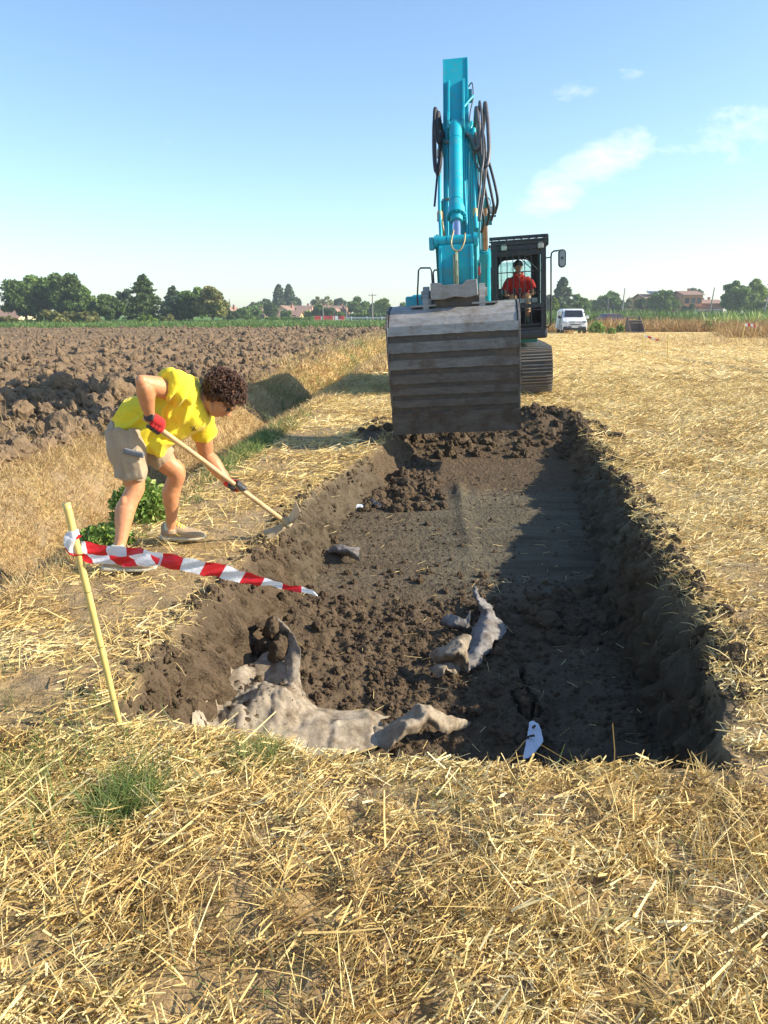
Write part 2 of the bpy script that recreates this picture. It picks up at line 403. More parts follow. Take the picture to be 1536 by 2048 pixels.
# ---------------- ploughed field
def plow_h(x, y):
    w, dz = ditch(x, y); e = sst(-1.75, -2.6, w+.3*fbm(x*1.2, y*1.2, 3, 80)); e = e*sst(4.6, 6.2, y)*(1-sst(72, 74, y))
    f1, f2, c = worley(x*2.6, y*2.6, 81); g1, g2, c2 = worley(x*6+3, y*6, 82)
    k1, k2, k3 = worley(x*13, y*13, 85); far_ = sst(25, 50, y); z = .20*fbm(x*.9, y*.9, 4, 83)+.07*np.sin(w*2*math.pi/1.1+.8*np.sin(y*.3))+(.20+.06*far_)*(.55-f1)*(c > .35)+.13*(.6-g1)*(c2 > .3)+.05*(.5-k1)*(k3 > .3)+.05*fbm(x*9, y*9, 4, 84)
    base = height(x, y, False); base = np.where(w < -2.4, .0, base)
    return (base+.06)*1+(z+.10)*e-.12*(1-e), e
wx = -axis([(1.6, 95, .033, .011)]); wy = axis([(4.6, 75, .035, .0055)])
WX, WY = np.meshgrid(wx[::-1], wy); PX = WX+(-2.46+.085*WY)
PZ, PE = plow_h(PX, WY)
n1_, n2_ = len(wx), len(wy); idx = np.arange(n1_*n2_).reshape(n2_, n1_)
F = np.stack([idx[:-1,:-1], idx[:-1,1:], idx[1:,1:], idx[1:,:-1]], -1).reshape(-1, 4)
PZ = PZ-.35*sst(72.5, 75, WY)
me = mesh_np('ploughed_field', np.stack([PX, WY, PZ], -1).reshape(-1, 3), F, True)
tag(link('ploughed_field', me, M['plow']), kind='structure')
print('plow', n1_, n2_)

# ---------------- lumps of soil
def ico(n):
    t = (1+5**.5)/2
    V = [Vector(p).normalized() for p in ((-1,t,0),(1,t,0),(-1,-t,0),(1,-t,0),(0,-1,t),(0,1,t),(0,-1,-t),(0,1,-t),(t,0,-1),(t,0,1),(-t,0,-1),(-t,0,1))]
    F = [(0,11,5),(0,5,1),(0,1,7),(0,7,10),(0,10,11),(1,5,9),(5,11,4),(11,10,2),(10,7,6),(7,1,8),(3,9,4),(3,4,2),(3,2,6),(3,6,8),(3,8,9),(4,9,5),(2,4,11),(6,2,10),(8,6,7),(9,8,1)]
    for _ in range(n):
        c = {}; G = []
        def mid(a, b):
            k = (min(a, b), max(a, b))
            if k not in c: c[k] = len(V); V.append((V[a]+V[b]).normalized())
            return c[k]
        for a, b, d in F:
            x, y, z = mid(a, b), mid(b, d), mid(d, a); G += [(a, x, z), (b, y, x), (d, z, y), (x, y, z)]
        F = G
    return np.array([tuple(v) for v in V]), np.array(F)
ICO = {k: ico(k) for k in (1, 2, 3)}
def lump_variants(lv, n, seed):
    V, F = ICO[lv]; out = []
    for i in range(n):
        f1 = n3(V+i*7.3, 1.4, seed+i); f2_ = n3(V+i*3.1, 3.3, seed+i+40); f3 = n3(V+i*1.7, 7.5, seed+i+80)
        r = 1.03+.42*f1-.34*np.abs(f2_)+.24*f3
        P = V*r[:, None]; P[:, 2] *= .8; out.append(P)
    return out, F
def rotm(n):
    q = RNG.normal(size=(n, 4)); q /= np.linalg.norm(q, axis=1)[:, None]; a, b, c, d = q.T
    return np.stack([np.stack([1-2*(c*c+d*d), 2*(b*c-a*d), 2*(b*d+a*c)], -1), np.stack([2*(b*c+a*d), 1-2*(b*b+d*d), 2*(c*d-a*b)], -1),
                     np.stack([2*(b*d-a*c), 2*(c*d+a*b), 1-2*(b*b+c*c)], -1)], 1)
def lumps(name, P, S, lv, mat, seed=0, nv=10, label=None, cat='soil'):
    var, F = lump_variants(lv, nv, seed); n = len(P); k = RNG.integers(0, nv, n); A = np.array(var)[k]
    Rm = rotm(n); V = np.einsum('nij,nkj->nki', Rm, A)*S[:, None, None]*RNG.uniform(.75, 1.25, (n, 1, 3))+P[:, None, :]
    m = len(ICO[lv][0]); FF = (F[None]+(np.arange(n)*m)[:, None, None]).reshape(-1, 3)
    o = link(name, mesh_np(name, V.reshape(-1, 3), FF, lv > 2), mat); return tag(o, label, cat, kind='stuff')
def cat_(*a): return np.concatenate(a)
def scat(n, x0, x1, y0, y1): return RNG.uniform(x0, x1, n), RNG.uniform(y0, y1, n)

# field clods
y = 5.5+66*RNG.random(36000)**1.8; w = 1.95+RNG.random(36000)**1.4*(4+y*.75); x = -2.46+.085*y-w
z, e = plow_h(x, y); k = (e > .35) & (np.abs(x)/y < .62); x, y, z = x[k], y[k], z[k]
S = np.clip(RNG.lognormal(-3.35, .55, len(x)), .012, .17)*(1+y*.006)
S = S*np.where((y < 15) & (RNG.random(len(y)) < .22), 1.55, 1); fur = .5+.5*np.sin((x+2.46-.085*y)*2*math.pi/1.1+.8*np.sin(y*.3)); kk = RNG.random(len(y)) < .45+.55*fur; x, y, z, S = x[kk], y[kk], z[kk], S[kk]
near = y < 22
lumps('field_clods', np.stack([x, y, z+S*.25], -1)[near], S[near], 2, M['plow'], 3, label='brown clods of freshly ploughed earth across the field', cat='soil clods')
lumps('field_clods', np.stack([x, y, z+S*.3], -1)[~near], S[~near], 1, M['plow'], 5, label='small far clods of ploughed earth toward the green crop', cat='soil clods')
# trench crumbs
xs, ys, ss = [], [], []
def zone(n, x0, x1, y0, y1, s0, sd, smax):
    a, b = scat(n, x0, x1, y0, y1); xs.append(a); ys.append(b); ss.append(np.clip(RNG.lognormal(math.log(s0), sd, n), .004, smax))
zone(6500, -1.0, .95, 2.7, 5.5, .0058, .75, .035); zone(900, .4, 1.8, 2.7, 4.4, .006, .7, .03); zone(150, -.9, .9, 3.6, 6.0, .022, .4, .05); zone(2200, 0, 1.7, 2.6, 6.0, .005, .55, .02)
zone(70, 1.05, 1.75, 4.8, 5.7, .045, .4, .085); zone(600, .6, 1.9, 4.4, 6, .010, .5, .04); zone(900, -.7, .6, 5.6, 9, .007, .6, .03); zone(350, .6, 2.1, 6, 9, .007, .5, .02)
zone(420, -.45, .65, 7.6, 9.4, .028, .5, .08); zone(70, -.25, .35, 7.8, 8.8, .055, .3, .10)
x, y, s = cat_(*xs), cat_(*ys), cat_(*ss); s = np.where((y < 3.85) & (x < .6), np.minimum(s, .007), s); z = height(x, y, False); l, r, n_, f_ = inside(x, y); k = (np.minimum(l-.08, np.minimum(r-.06*(y > 3), n_)) > .11)
lumps('trench_crumbs', np.stack([x, y, z+s*.15], -1)[k], s[k], 2, M['clod'], 11, label='crumbled dark soil scattered over the trench floor', cat='soil')
y = RNG.uniform(2.9, 8.5, 2600); x = XL(y)+RNG.uniform(.0, .22, 2600); x4 = XR(y)-RNG.uniform(-.02, .30, 2600); s = np.clip(RNG.lognormal(math.log(.008), .6, 2600), .003, .035); q = RNG.random(2600) < .5; x = np.where(q, x, x4); z = height(x, y, False)
lumps('wall_crumbs', np.stack([x, y, z], -1), s, 2, M['clod'], 13, label='crumbs of soil stuck in the cut trench walls', cat='soil')
# lip clods, spoil
y = RNG.uniform(2.9, 11, 2600); x = XR(y)+RNG.normal(.07, .10, 2600); s = np.clip(RNG.lognormal(math.log(.012), .6, 2600), .004, .05)
y2 = RNG.uniform(9.6, 11.4, 900); x2 = RNG.uniform(-.3, 3.1, 900); s2 = np.clip(RNG.lognormal(math.log(.024), .6, 900), .01, .09)
y3 = RNG.uniform(2.8, 8, 420); x3 = XL(y3)+RNG.normal(-.03, .06, 420); s3 = np.clip(RNG.lognormal(math.log(.012), .5, 420), .005, .035)
x, y, s = cat_(x, x2, x3), cat_(y, y2, y3), cat_(s, s2, s3); z = height(x, y, False)
lumps('spoil_clods', np.stack([x, y, z+s*.2], -1), s, 2, M['clod'], 17, label='dark spoil clods heaped along the trench lip and far end', cat='soil')
# the large clod lying on the fabric
big = [(pxy(558,1303,-.40), .098, -.42), (pxy(530,1285,-.40), .085, -.44), (pxy(503,1262,-.44), .07, -.47), (pxy(545,1258,-.32), .070, -.33), (pxy(520,1250,-.38), .06, -.40), (pxy(575,1272,-.34), .05, -.35), (pxy(488,1290,-.44), .05, -.47)]
lumps('fabric_clod', np.array([(p[0], p[1], z) for p, s, z in big]), np.array([s for p, s, z in big]), 3, M['clod'], 23, 4, 'large dark clods of earth lying on the buried fabric', 'soil')

# ================================================================ straw and grass
def blades(name, P, D, L, W, mat, rnd, bend=.15, seg=2, label=None, cat='straw', curl=None, parent=None, kind='stuff'):
    n = len(P); D = D/np.linalg.norm(D, axis=1)[:, None]
    q = RNG.normal(size=(n, 3)); sd = np.cross(D, q); sd /= np.linalg.norm(sd, axis=1)[:, None]+1e-9; up = np.cross(sd, D)
    if curl is None: cv = up*(bend*RNG.normal(size=n))[:, None]
    else: cv = curl
    V = np.empty((n, seg+1, 2, 3)); 
    for i in range(seg+1):
        t = i/seg; c = P+D*(L*t)[:, None]+cv*(L*t*t)[:, None]; ww = W*(1-.75*t*t if curl is not None else 1-.3*t)
        V[:, i, 0] = c-sd*ww[:, None]/2; V[:, i, 1] = c+sd*ww[:, None]/2
    b = np.arange(n)[:, None, None]*(seg+1)*2; s = np.arange(seg)[None, :, None]*2
    F = (b+s+np.array([0, 1, 3, 2])[None, None, :]).reshape(-1, 4)
    me = mesh_np(name, V.reshape(-1, 3), F, False, {'rnd': np.repeat(rnd, (seg+1)*2)})
    o = link(name, me, mat, parent)
    if kind: tag(o, label, cat, kind=kind)
    return o
def flat_dirs(n, tilt=.18, pref=None):
    a = RNG.uniform(0, 2*math.pi, n)
    if pref is not None: a = np.where(RNG.random(n) < .45, RNG.normal(pref, .5, n), a)
    return np.stack([np.cos(a), np.sin(a), RNG.normal(0, tilt, n)], -1)
def straw_patch(name, n, x0, x1, y0, y1, Lm, Wm, label, lift=.012, tilt=.16, ypow=1, seg=2, thr=0):
    x = RNG.uniform(x0, x1, n); y = y0+(y1-y0)*RNG.random(n)**ypow
    z, so = height(x, y); w, _ = ditch(x, y)
    d = .45+1.1*fbm(x*.9, y*.9, 4, 90)+1.2*fbm(x*3.2, y*3.2, 3, 91)+.7*fbm(x*11, y*11, 2, 92)
    pth = sst(-2.3, -1.9, x)*sst(-.35, -.9, x)*sst(3.2, 5, y)*(1-sst(9, 12, y)); d = d-.55*pth
    lf = (x < -.75)*sst(2.6, 3.2, y)*(1-sst(5, 6, y)); d = d-.14*lf+.55*sst(1.2, 1.7, x)
    k = (so < .5) & (RNG.random(n) < np.clip(.28+d, .04, 1)) & (w > -.1) & (np.abs(x) < .75*y+1.6); x, y, z = x[k], y[k], z[k]; n = len(x)
    L = Lm*np.clip(RNG.lognormal(0, .5, n), .25, 2.4); W = Wm*RNG.uniform(.5, 1.6, n)
    D = flat_dirs(n, tilt, .5); P = np.stack([x, y, z+RNG.uniform(.0, lift, n)+.004], -1)-D*(L/2)[:, None]*np.array([1, 1, 0]); P[:, 2] += np.abs(D[:, 2])*L*.3
    return blades(name, P, D, L, W, M['straw'], np.clip(RNG.beta(1.7, 1.5, n)+.55*fbm(x*1.8, y*1.8, 4, 95), 0, 1), .10, seg, label)
straw_patch('straw', 70000, -2.4, 2.6, .7, 2.6, .014, .0030, 'fine pale chaff between the near straw', .02, .35, 1, 1)
straw_patch('straw', 135000, -2.6, 2.8, .7, 2.6, .036, .0038, 'golden chopped straw scattered across the near ground', .030, .28)
straw_patch('straw', 5500, -2.4, 2.6, .8, 2.6, .10, .0050, 'longer pale stalks lying over the near straw', .045, .22)
straw_patch('straw', 150000, -2.6, 6.5, 2.5, 7.5, .058, .0045, 'golden straw beside the trench and on the path', .022, .2, 1.0, 2)
straw_patch('straw', 150000, -2.2, 13, 7.3, 19, .10, .0075, 'golden straw carpet on the harvested field beside the digger', .03, .2, 1.25, 1)
straw_patch('straw', 190000, -1.5, 45, 18, 62, .15, .012, 'far straw carpet of the harvested field toward the van', .05, .2, 1.4, 1)
# stubble tufts standing in the near ground
def tufts(name, cx, cy, nb, Lm, Wm, mat, label, spread=.04, lean=.55, rlo=0, rhi=1, cat='grass', curlz=-.35, surf=None, kind='stuff', parent=None, cz=None):
    n = len(cx)*nb; bx = np.repeat(cx, nb)+RNG.normal(0, spread, n); by = np.repeat(cy, nb)+RNG.normal(0, spread, n)
    bz = (surf or (lambda a, b: height(a, b, False)))(bx, by) if cz is None else np.full(n, cz); a = RNG.uniform(0, 2*math.pi, n); t = np.abs(RNG.normal(0, lean, n))
    D = np.stack([np.cos(a)*t, np.sin(a)*t, np.ones(n)], -1); D /= np.linalg.norm(D, axis=1)[:, None]
    L = Lm*np.clip(RNG.lognormal(0, .35, n), .3, 2); curl = np.stack([np.cos(a)*.45, np.sin(a)*.45, np.full(n, curlz)], -1)*RNG.uniform(.1, 1, n)[:, None]
    return blades(name, np.stack([bx, by, bz-.005], -1), D, L, Wm*RNG.uniform(.6, 1.4, n), mat, RNG.uniform(rlo, rhi, n), curl=curl, seg=3, label=label, cat=cat, kind=kind, parent=parent)
def ok(x, y, m=.05):
    z, so = height(x, y); return so < .4
x, y = scat(420, -1.9, 2.0, 1.0, 2.33); tufts('stubble', x, y, 14, .075, .0032, M['straw'], 'short cut stubble standing in the near straw', .018, .5, .1, 1, 'straw')
x, y = scat(60, -1.9, 2.0, 1.0, 2.22); tufts('stubble', x, y, 30, .12, .0035, M['straw'], 'fanned clumps of broken stalks in the near straw', .03, .9, .1, 1, 'straw')
x, y = scat(5200, -1.9, 14, 2.7, 20); k = ok(x, y) & (np.abs(x) < .75*y+1); tufts('stubble', x[k], y[k], 7, .09, .005, M['straw'], 'short stubble among the straw beside the trench', .03, .6, .1, 1, 'straw')
x = RNG.uniform(-1, 2, 900); y = RNG.uniform(2.9, 10, 900); x = np.where(RNG.random(900) < .6, XR(y)+np.abs(RNG.normal(.06, .07, 900)), XL(y)-np.abs(RNG.normal(.02, .05, 900)))
tufts('lip_straw', x, y, 5, .065, .004, M['straw'], 'straw roots and stalks hanging over the trench lips', .02, 1.2, .1, 1, 'straw', -.9)
# stray stalks on the trench floor
x, y = scat(420, -.9, 1.9, 2.8, 8.5); z = height(x, y, False); D = flat_dirs(420, .15)
blades('loose_stalks', np.stack([x, y, z+.02], -1), D, RNG.uniform(.03, .13, 420), RNG.uniform(.002, .004, 420), M['straw'], RNG.uniform(.2, 1, 420), label='loose pale stalks lying on the trench floor')
# green grass
x, y = RNG.normal(-.86, .055, 40), RNG.normal(2.17, .07, 40); tufts('green_grass', x, y, 34, .10, .0022, M['green'], 'green grass patch left of the near ground', .025, .6, 0, 1)
x, y = RNG.normal(-1.25, .3, 80), RNG.normal(2.3, .28, 80); tufts('green_grass', x, y, 12, .13, .0024, M['green'], 'thin green and dry grass at the foot of the tall bamboo stake', .03, .5, .3, 1)
x, y = RNG.normal(-.45, .07, 26), RNG.normal(2.46, .04, 26); tufts('green_grass', x, y, 22, .075, .0024, M['green'], 'grass tuft overhanging the near left trench corner', .02, .7, .3, 1)
x, y = scat(150, -1.6, 1.6, 1.1, 2.4); tufts('green_grass', x, y, 10, .06, .002, M['green'], 'sparse green shoots between the near straw', .03, .8, .1, .9)
y = RNG.normal(9.4, 1.3, 230); x = -2.46+.085*y+RNG.normal(-.02, .07, 230)+.12; tufts('green_grass', x, y, 26, .10, .006, M['green'], 'green grass strip along the ditch edge behind the worker', .05, .6, .1, 1)
y = RNG.uniform(17, 32, 170); x = -2.46+.085*y+RNG.normal(-1.1, .3, 170); tufts('green_grass', x, y, 22, .17, .012, M['green'], 'green grass on the far ditch bank', .12, .6, .2, 1)
# dry grass on the ditch banks
def bank(n, y0, y1, w0, w1, L, W, nb, label, sp):
    y = y0+(y1-y0)*RNG.random(n)**1.3; w = RNG.uniform(w0, w1, n); x = -2.46+.085*y-w
    def surf(a, b):
        h = height(a, b, False); p, e = plow_h(a, b); ww, _ = ditch(a, b); return np.where((ww < -1.6) & (e > .3), np.maximum(p-.02, h), h)
    tufts('dry_grass', x, y, nb, L, W, M['dry'], label, sp, .8, 0, 1, 'grass', -.6, surf)
bank(4800, 3.2, 11, -.05, 2.1, .095, .0042, 18, 'dry brown grass covering the ditch bank left of the worker', .05)
bank(2800, 10, 22, -.2, 2.2, .12, .0080, 16, 'dry straw coloured grass on the ditch banks behind the worker', .08)
bank(2200, 21, 60, -.6, 2.6, .22, .02, 14, 'far dry grass strip between ploughed and harvested land', .2)
y = RNG.uniform(5.5, 9.5, 220); x = -2.46+.085*y-RNG.uniform(1.9, 3.4, 220); tufts('dry_grass', x, y, 12, .16, .004, M['dry'], 'dry grass wisps among the first plough clods', .06, 1.1, .2, .8, surf=lambda a, b: plow_h(a, b)[0])
# ================================================================ hard surface materials
def paint(name, col, dirt=(.20,.16,.11), amt=.3, rough=.32, coat=.3):
    t = NT(name); c2 = tuple(x*.82 for x in col)
    k = t.mix(t.noise(1.5, 3), col, c2)
    d = t.ramp(t.noise(9, 7, .7), [(.52, 0.), (.75, amt)]); k = t.mix(d, k, dirt)
    e = t.ramp(t.noise(40, 5, .7, stretch=(1, 1, .35)), [(.60, 0.), (.72, amt)]); k = t.mix(e, k, dirt); e2 = t.ramp(t.noise(14, 8, .8, stretch=(1, 1, .15)), [(.58, 0.), (.72, amt*.8)]); k = t.mix(e2, k, tuple(x*.3 for x in dirt))
    rr = t.ramp(t.noise(7, 5), [(.3, rough), (.7, min(1, rough+.3))])
    t.fin(k, rr, 0, t.bump(t.noise(25, 4), .05, .004)); t.b.inputs['Coat Weight'].default_value = coat*.5; return t.m
M['teal'] = paint('teal_paint', (.0, .41, .52), amt=.55)
M['teal_dark'] = paint('dull_teal_paint', (.01, .22, .25), amt=.5, rough=.5)
M['black'] = paint('black_paint', (.018, .022, .03), amt=.22, rough=.35)
M['navy'] = paint('dark_blue_paint', (.02, .05, .10), amt=.25, rough=.4)
M['rubber'] = plain('black_rubber', (.03, .03, .032), .6, 0, .3, 30)
M['hose'] = plain('grey_corrugated_hose', (.10, .095, .10), .45, 0, .3, 30)
M['chrome'] = plain('chrome', (.75, .76, .85), .18, 1, .05)
M['rodb'] = plain('rod_metal', (.42, .33, .27), .3, .8, .2, 20)
M['brass'] = plain('brass_clamp', (.42, .33, .16), .5, .3, .35, 40)
M['white'] = paint('white_paint', (.78, .79, .80), amt=.12, rough=.25, coat=.5)
M['dglass'] = plain('dark_glass', (.02, .025, .03), .06, 0, .1)
def steel(name, a, b, rust, rough=.5, metal=.35):
    t = NT(name); n = t.noise(6, 8, .7, stretch=(.5, 2, 2)); k = t.ramp(n, [(.25, a), (.7, b)])
    s = t.ramp(t.noise(28, 8, .75, stretch=(.25, 1, 1)), [(.48, 0.), (.7, .75)]); k = t.mix(s, k, rust); g_ = t.ramp(t.noise(3.5, 8, .7), [(.50, 0.), (.62, .8)]); k = t.mix(g_, k, rust)
    sc = t.ramp(t.noise(70, 6, .8, stretch=(1, .2, .2)), [(.62, 0.), (.70, .5)]); k = t.mix(sc, k, (.5, .49, .46))
    rr = t.ramp(t.noise(12, 5), [(.3, rough-.12), (.7, rough+.25)])
    return t.fin(k, rr, metal, t.bump(t.noise(55, 7, .75), .35, .006, t.bump(t.noise(5, 3), .3, .03)))
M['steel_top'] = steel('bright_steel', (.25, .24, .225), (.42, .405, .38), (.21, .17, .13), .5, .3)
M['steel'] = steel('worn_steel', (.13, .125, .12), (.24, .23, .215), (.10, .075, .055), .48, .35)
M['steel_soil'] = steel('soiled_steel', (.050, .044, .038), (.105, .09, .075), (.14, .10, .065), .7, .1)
M['steel_shade'] = steel('shaded_steel', (.088, .078, .068), (.165, .146, .125), (.075, .05, .035), .55, .25)  # darker copy of worn steel: shade of the down-facing plates put into colour
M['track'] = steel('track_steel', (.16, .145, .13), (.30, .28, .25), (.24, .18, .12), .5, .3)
def glass(name, tint=(.7,.85,.85), f=.12):
    t = NT(name); tr = t.n('ShaderNodeBsdfTransparent'); tr.inputs[0].default_value = (*tint, 1); g = t.n('ShaderNodeBsdfGlossy'); g.inputs['Roughness'].default_value = .02
    mx = t.n('ShaderNodeMixShader'); mx.inputs[0].default_value = f; t.l(tr.outputs[0], mx.inputs[1]); t.l(g.outputs[0], mx.inputs[2]); t.l(mx.outputs[0], t.out.inputs[0]); return t.m
M['glass'] = glass('clear_glass'); M['tint'] = glass('tinted_glass', (.25, .32, .34), .2)

# ================================================================ excavator (local: -Y is forward, L = -y)
YAW, ROLL = R(-7.3), R(-3.3)
EX = empty('excavator', (1.97, 17, -.03), (0, ROLL, YAW), 'teal tracked excavator with raised arm and wide steel bucket over the trench end', 'excavator')
EXM = Matrix.Translation(EX.location) @ Euler((0, ROLL, YAW)).to_matrix().to_4x4()
def zp(py, L):
    yw = 17-.99*L; return 1.6+yw*math.tan(math.atan((1024-py)/1500)-PITCH)
def P(x, L, z): return Vector((x, -L, z))
def prof(pts): return [(-L, z) for L, z in pts]

# ---- bucket
bk = MB()
HB = .745
curve = [(7.35, zp(603, 7.35)), (7.75, zp(601, 7.75)), (8.0, zp(611, 8.0)), (8.13, zp(626, 8.13)), (8.19, zp(642, 8.19))]
def Lz(py):  # face line below the drum
    t = (py-642)/(857-642); return 8.19+.03*math.sin(t*3)-.27*t**1.6
edges = [642, 660, 674, 695, 709, 728, 739, 757, 766, 780, 790, 804, 815, 857]
low = [(Lz(e), zp(e, Lz(e))) for e in edges]
shell = curve+low[1:]
inner = [(L-.05, z-(.04 if i < 3 else 0)) for i, (L, z) in enumerate(shell)]
bk.prism(prof(shell+inner[::-1]), -HB, HB)
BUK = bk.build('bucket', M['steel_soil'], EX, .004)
BUK.location.x = -.06
BUK['label'] = 'wide steel bucket hanging above the far end of the trench'
dr = MB(); c2 = [(L+.004, z+.004) for L, z in curve]; dr.prism(prof(c2+[(L-.02, z-.02) for L, z in curve][::-1]), -HB+.01, HB-.01)
o = dr.build('back_plate', M['steel_top'], BUK, .003); 
for p in o.data.polygons: p.use_smooth = False
for i in range(0, 13, 2):
    a, b = low[i], low[i+1]; w = MB(); pr = .022 if i < 12 else .03
    d = Vector((b[0]-a[0], b[1]-a[1])).normalized(); n = Vector((-d.y, d.x)) if -d.y > 0 else Vector((d.y, -d.x))
    q = [(a[0]+n.x*.002, a[1]+n.y*.002), (a[0]+n.x*pr*.6, a[1]+n.y*pr*.6), (b[0]+n.x*pr, b[1]+n.y*pr), (b[0]+n.x*.002, b[1]+n.y*.002)]
    hw = HB+(.006 if i < 12 else .03); sg = 26
    # slightly wavy worn lower edge
    V = []; 
    for k in range(sg+1):
        x = -hw+2*hw*k/sg; jz = (random.random()-.5)*.009
        V += [(x, -L, z+(jz if jj == 2 else 0)) for jj, (L, z) in enumerate(q)]
    F = [(k*4+j, k*4+(j+1) % 4, k*4+4+(j+1) % 4, k*4+4+j) for k in range(sg) for j in range(4)]+[(0, 1, 2, 3), tuple(sg*4+j for j in (3, 2, 1, 0))]
    w.add(V, F)
    w.build('cutting_edge' if i == 12 else 'wear_plate', M['steel_top'] if i == 0 else (M['steel'] if i < 6 else M['steel_shade']), BUK, .002)
for s in (-1, 1):
    sp = MB(); poly = [(7.3, 1.66), (7.32, 1.72)]+[(L+.012, z+.012) for L, z in shell]+[(7.6, low[-1][1]+.03), (7.35, .55), (7.12, 1.1)]
    sp.prism(prof(poly), s*(HB+.004), s*(HB+.028)); sp.build('side_plate', M['steel'], BUK, .003)
    ea = MB(); x0 = s*.33+.02
    ea.prism(prof([(7.62, 1.66), (7.98, 1.66), (7.95, 1.80), (7.86, 1.95), (7.72, 1.96), (7.62, 1.85)]), x0-.035, x0+.035)
    ea.cyl((x0-.16, -7.8, 1.71), (x0-.16, -7.8, 1.745), .001, .001, 6)
    ea.box((x0+s*.03, -7.82, 1.735), (.30, .30, .022)); ea.cyl((x0-.06, -7.8, 1.86), (x0+.06, -7.8, 1.86), .05, n=18)
    ea.build('hinge_ear', M['steel_top'], BUK, .006)
# worn coupler block with the notch
cp = MB(); n = [(-.275, 1.985), (-.16, 1.985), (-.12, 1.955), (.10, 1.955), (.14, 1.995), (.265, 2.0), (.275, 1.82), (.14, 1.80), (0, 1.82), (-.14, 1.79), (-.275, 1.80)]
V = [(x, -8.02, z) for x, z in n]+[(x, -7.93, z) for x, z in n]; k = len(n)
cp.add(V, [tuple(range(k)), tuple(range(k, 2*k))[::-1]]+[((i+1) % k, i, k+i, k+(i+1) % k) for i in range(k)])
cpo = cp.build('coupler', M['steel_top'], EX, .008); cpo.location.x = -.03
cd = MB(); cd.box((0, -7.82, 1.77), (.54, .24, .13)); cd.build('coupler_frame', M['steel_soil'], EX, .01)

# ---- arm
HW = .16; A0, A1 = Vector((7.52, 2.06)), Vector((5.62, zp(108, 5.62))); ad = (A1-A0).normalized(); an = Vector((ad.y, -ad.x))
if an.x < 0: an = -an
LA = (A1-A0).length
def af(t, o=0): q = A0+(A1-A0)*t+an*o; return (q.x, q.y)      # point on arm face
ar = MB(); ar.prism(prof([af(0), af(.5), af(1), af(1.0, -.30), af(.86, -.42), af(.66, -.66), af(.5, -.52), af(.05, -.24), (7.34, 1.80), (7.5, 1.82)]), -HW, HW)
ARM = ar.build('arm', M['teal'], EX, .012)
tp = MB(); tp.box(P(0, *af(1.004, -.15)), (HW*2+.02, .34, .018), Euler((math.atan2(ad.y, ad.x)-math.pi/2 if 0 else -(math.atan2(ad.x, ad.y)), 0, 0))); tp.build('top_flange', M['teal'], ARM, .003)
rb = MB()
for x in (-.09, .105):
    rb.prism(prof([af(.60), af(.885), af(.875, .055), af(.70, .10), af(.665, .24), af(.62, .26), af(.60, .2)]), x-.014, x+.014)
rb.build('cylinder_bracket', M['teal'], ARM, .004)
fl = MB()
for x in (-HW, HW):
    fl.prism(prof([af(.02, .012), af(.995, .012), af(.995, -.02), af(.02, -.02)]), x-.008, x+.008)
fl.prism(prof([af(.05, .004), af(.57, .004), af(.57, .012), af(.05, .012)]), -.15, -.10)
fl.build('edge_flange', M['teal'], ARM, .002)
pn = MB(); pn.prism(prof([af(.0, .004), af(.5, .004), af(.5, .014), af(.0, .014)]), .06, .14); pn.prism(prof([af(.42, .004), af(.56, .004), af(.56, .013), af(.42, .013)]), -.145, -.07)
pn.build('patch_plate', M['teal_dark'], ARM, .002)
# bucket cylinder
B0 = P(0, 6.50, zp(246, 6.5)); B1 = P(.01, 7.78, 2.45); bd = (B1-B0).normalized(); BL = (B1-B0).length
cy = MB(); g = B0+bd*(BL*.79); cy.cyl(B0+bd*.10, g-bd*.20, .083, n=28); cy.cyl(g-bd*.20, g-bd*.10, .083, .100, n=28); cy.cyl(g-bd*.10, g, .103, n=28)
cy.cyl(g, g+bd*.03, .115, n=24); cy.cyl(g+bd*.03, g+bd*.11, .078, .07, n=24); cy.cyl(B0-bd*.02, B0+bd*.10, .072, .083, n=20)
cy.cyl(B0+bd*.26, B0+bd*.275, .087, n=28); cy.cyl(g-bd*.22, g-bd*.21, .088, n=28)
cy.cyl(B0+Vector((-.075, 0, 0)), B0+Vector((.09, 0, 0)), .06, n=20); cy.box(B0-bd*.03, (.10, .12, .10), (R(35), 0, 0))
for k in range(12):
    a = 2*math.pi*k/12; t = bd.cross(Vector((1, 0, 0))).normalized(); q = g+bd*.03+(Vector((1, 0, 0))*math.cos(a)+t*math.sin(a))*.098; cy.cyl(q, q+bd*.016, .010, n=6)
CY = cy.build('bucket_cylinder', M['teal'], EX, .003)
rd = MB(); rd.cyl(g+bd*.10, B1-bd*.05, .047, n=24); rd.build('rod', M['chrome'], CY)
# link
lk = MB()
for x0, x1, r in ((-.20, -.105, .062), (-.10, .08, .066), (.085, .20, .062), (-.255, -.205, .075), (.205, .255, .075)): lk.cyl((x0, B1.y, B1.z), (x1, B1.y, B1.z), r, n=24)
lk.box((-.285, B1.y, B1.z-.015), (.055, .12, .14))
lk.prism(prof([(7.72, 2.44), (7.86, 2.40), (7.93, 2.15), (7.90, 1.90), (7.78, 1.90), (7.76, 2.15)]), -.175, .175)
lk.prism(prof([(7.76, 2.44), (7.90, 2.38), (7.975, 2.15), (7.95, 1.93), (7.90, 1.93)]), -.20, -.165); lk.prism(prof([(7.76, 2.44), (7.90, 2.38), (7.975, 2.15), (7.95, 1.93), (7.90, 1.93)]), .165, .20)
LK = lk.build('bucket_link', M['teal'], EX, .006)
rbk = MB(); rbk.prism(prof([(7.90, 2.34), (8.0, 2.22), (8.02, 2.05), (7.96, 1.90), (7.88, 1.90)]), -.008, .022); rbk.prism(prof([(7.90, 2.30), (7.96, 2.2), (7.96, 1.95), (7.88, 1.92)]), -.035, -.012)
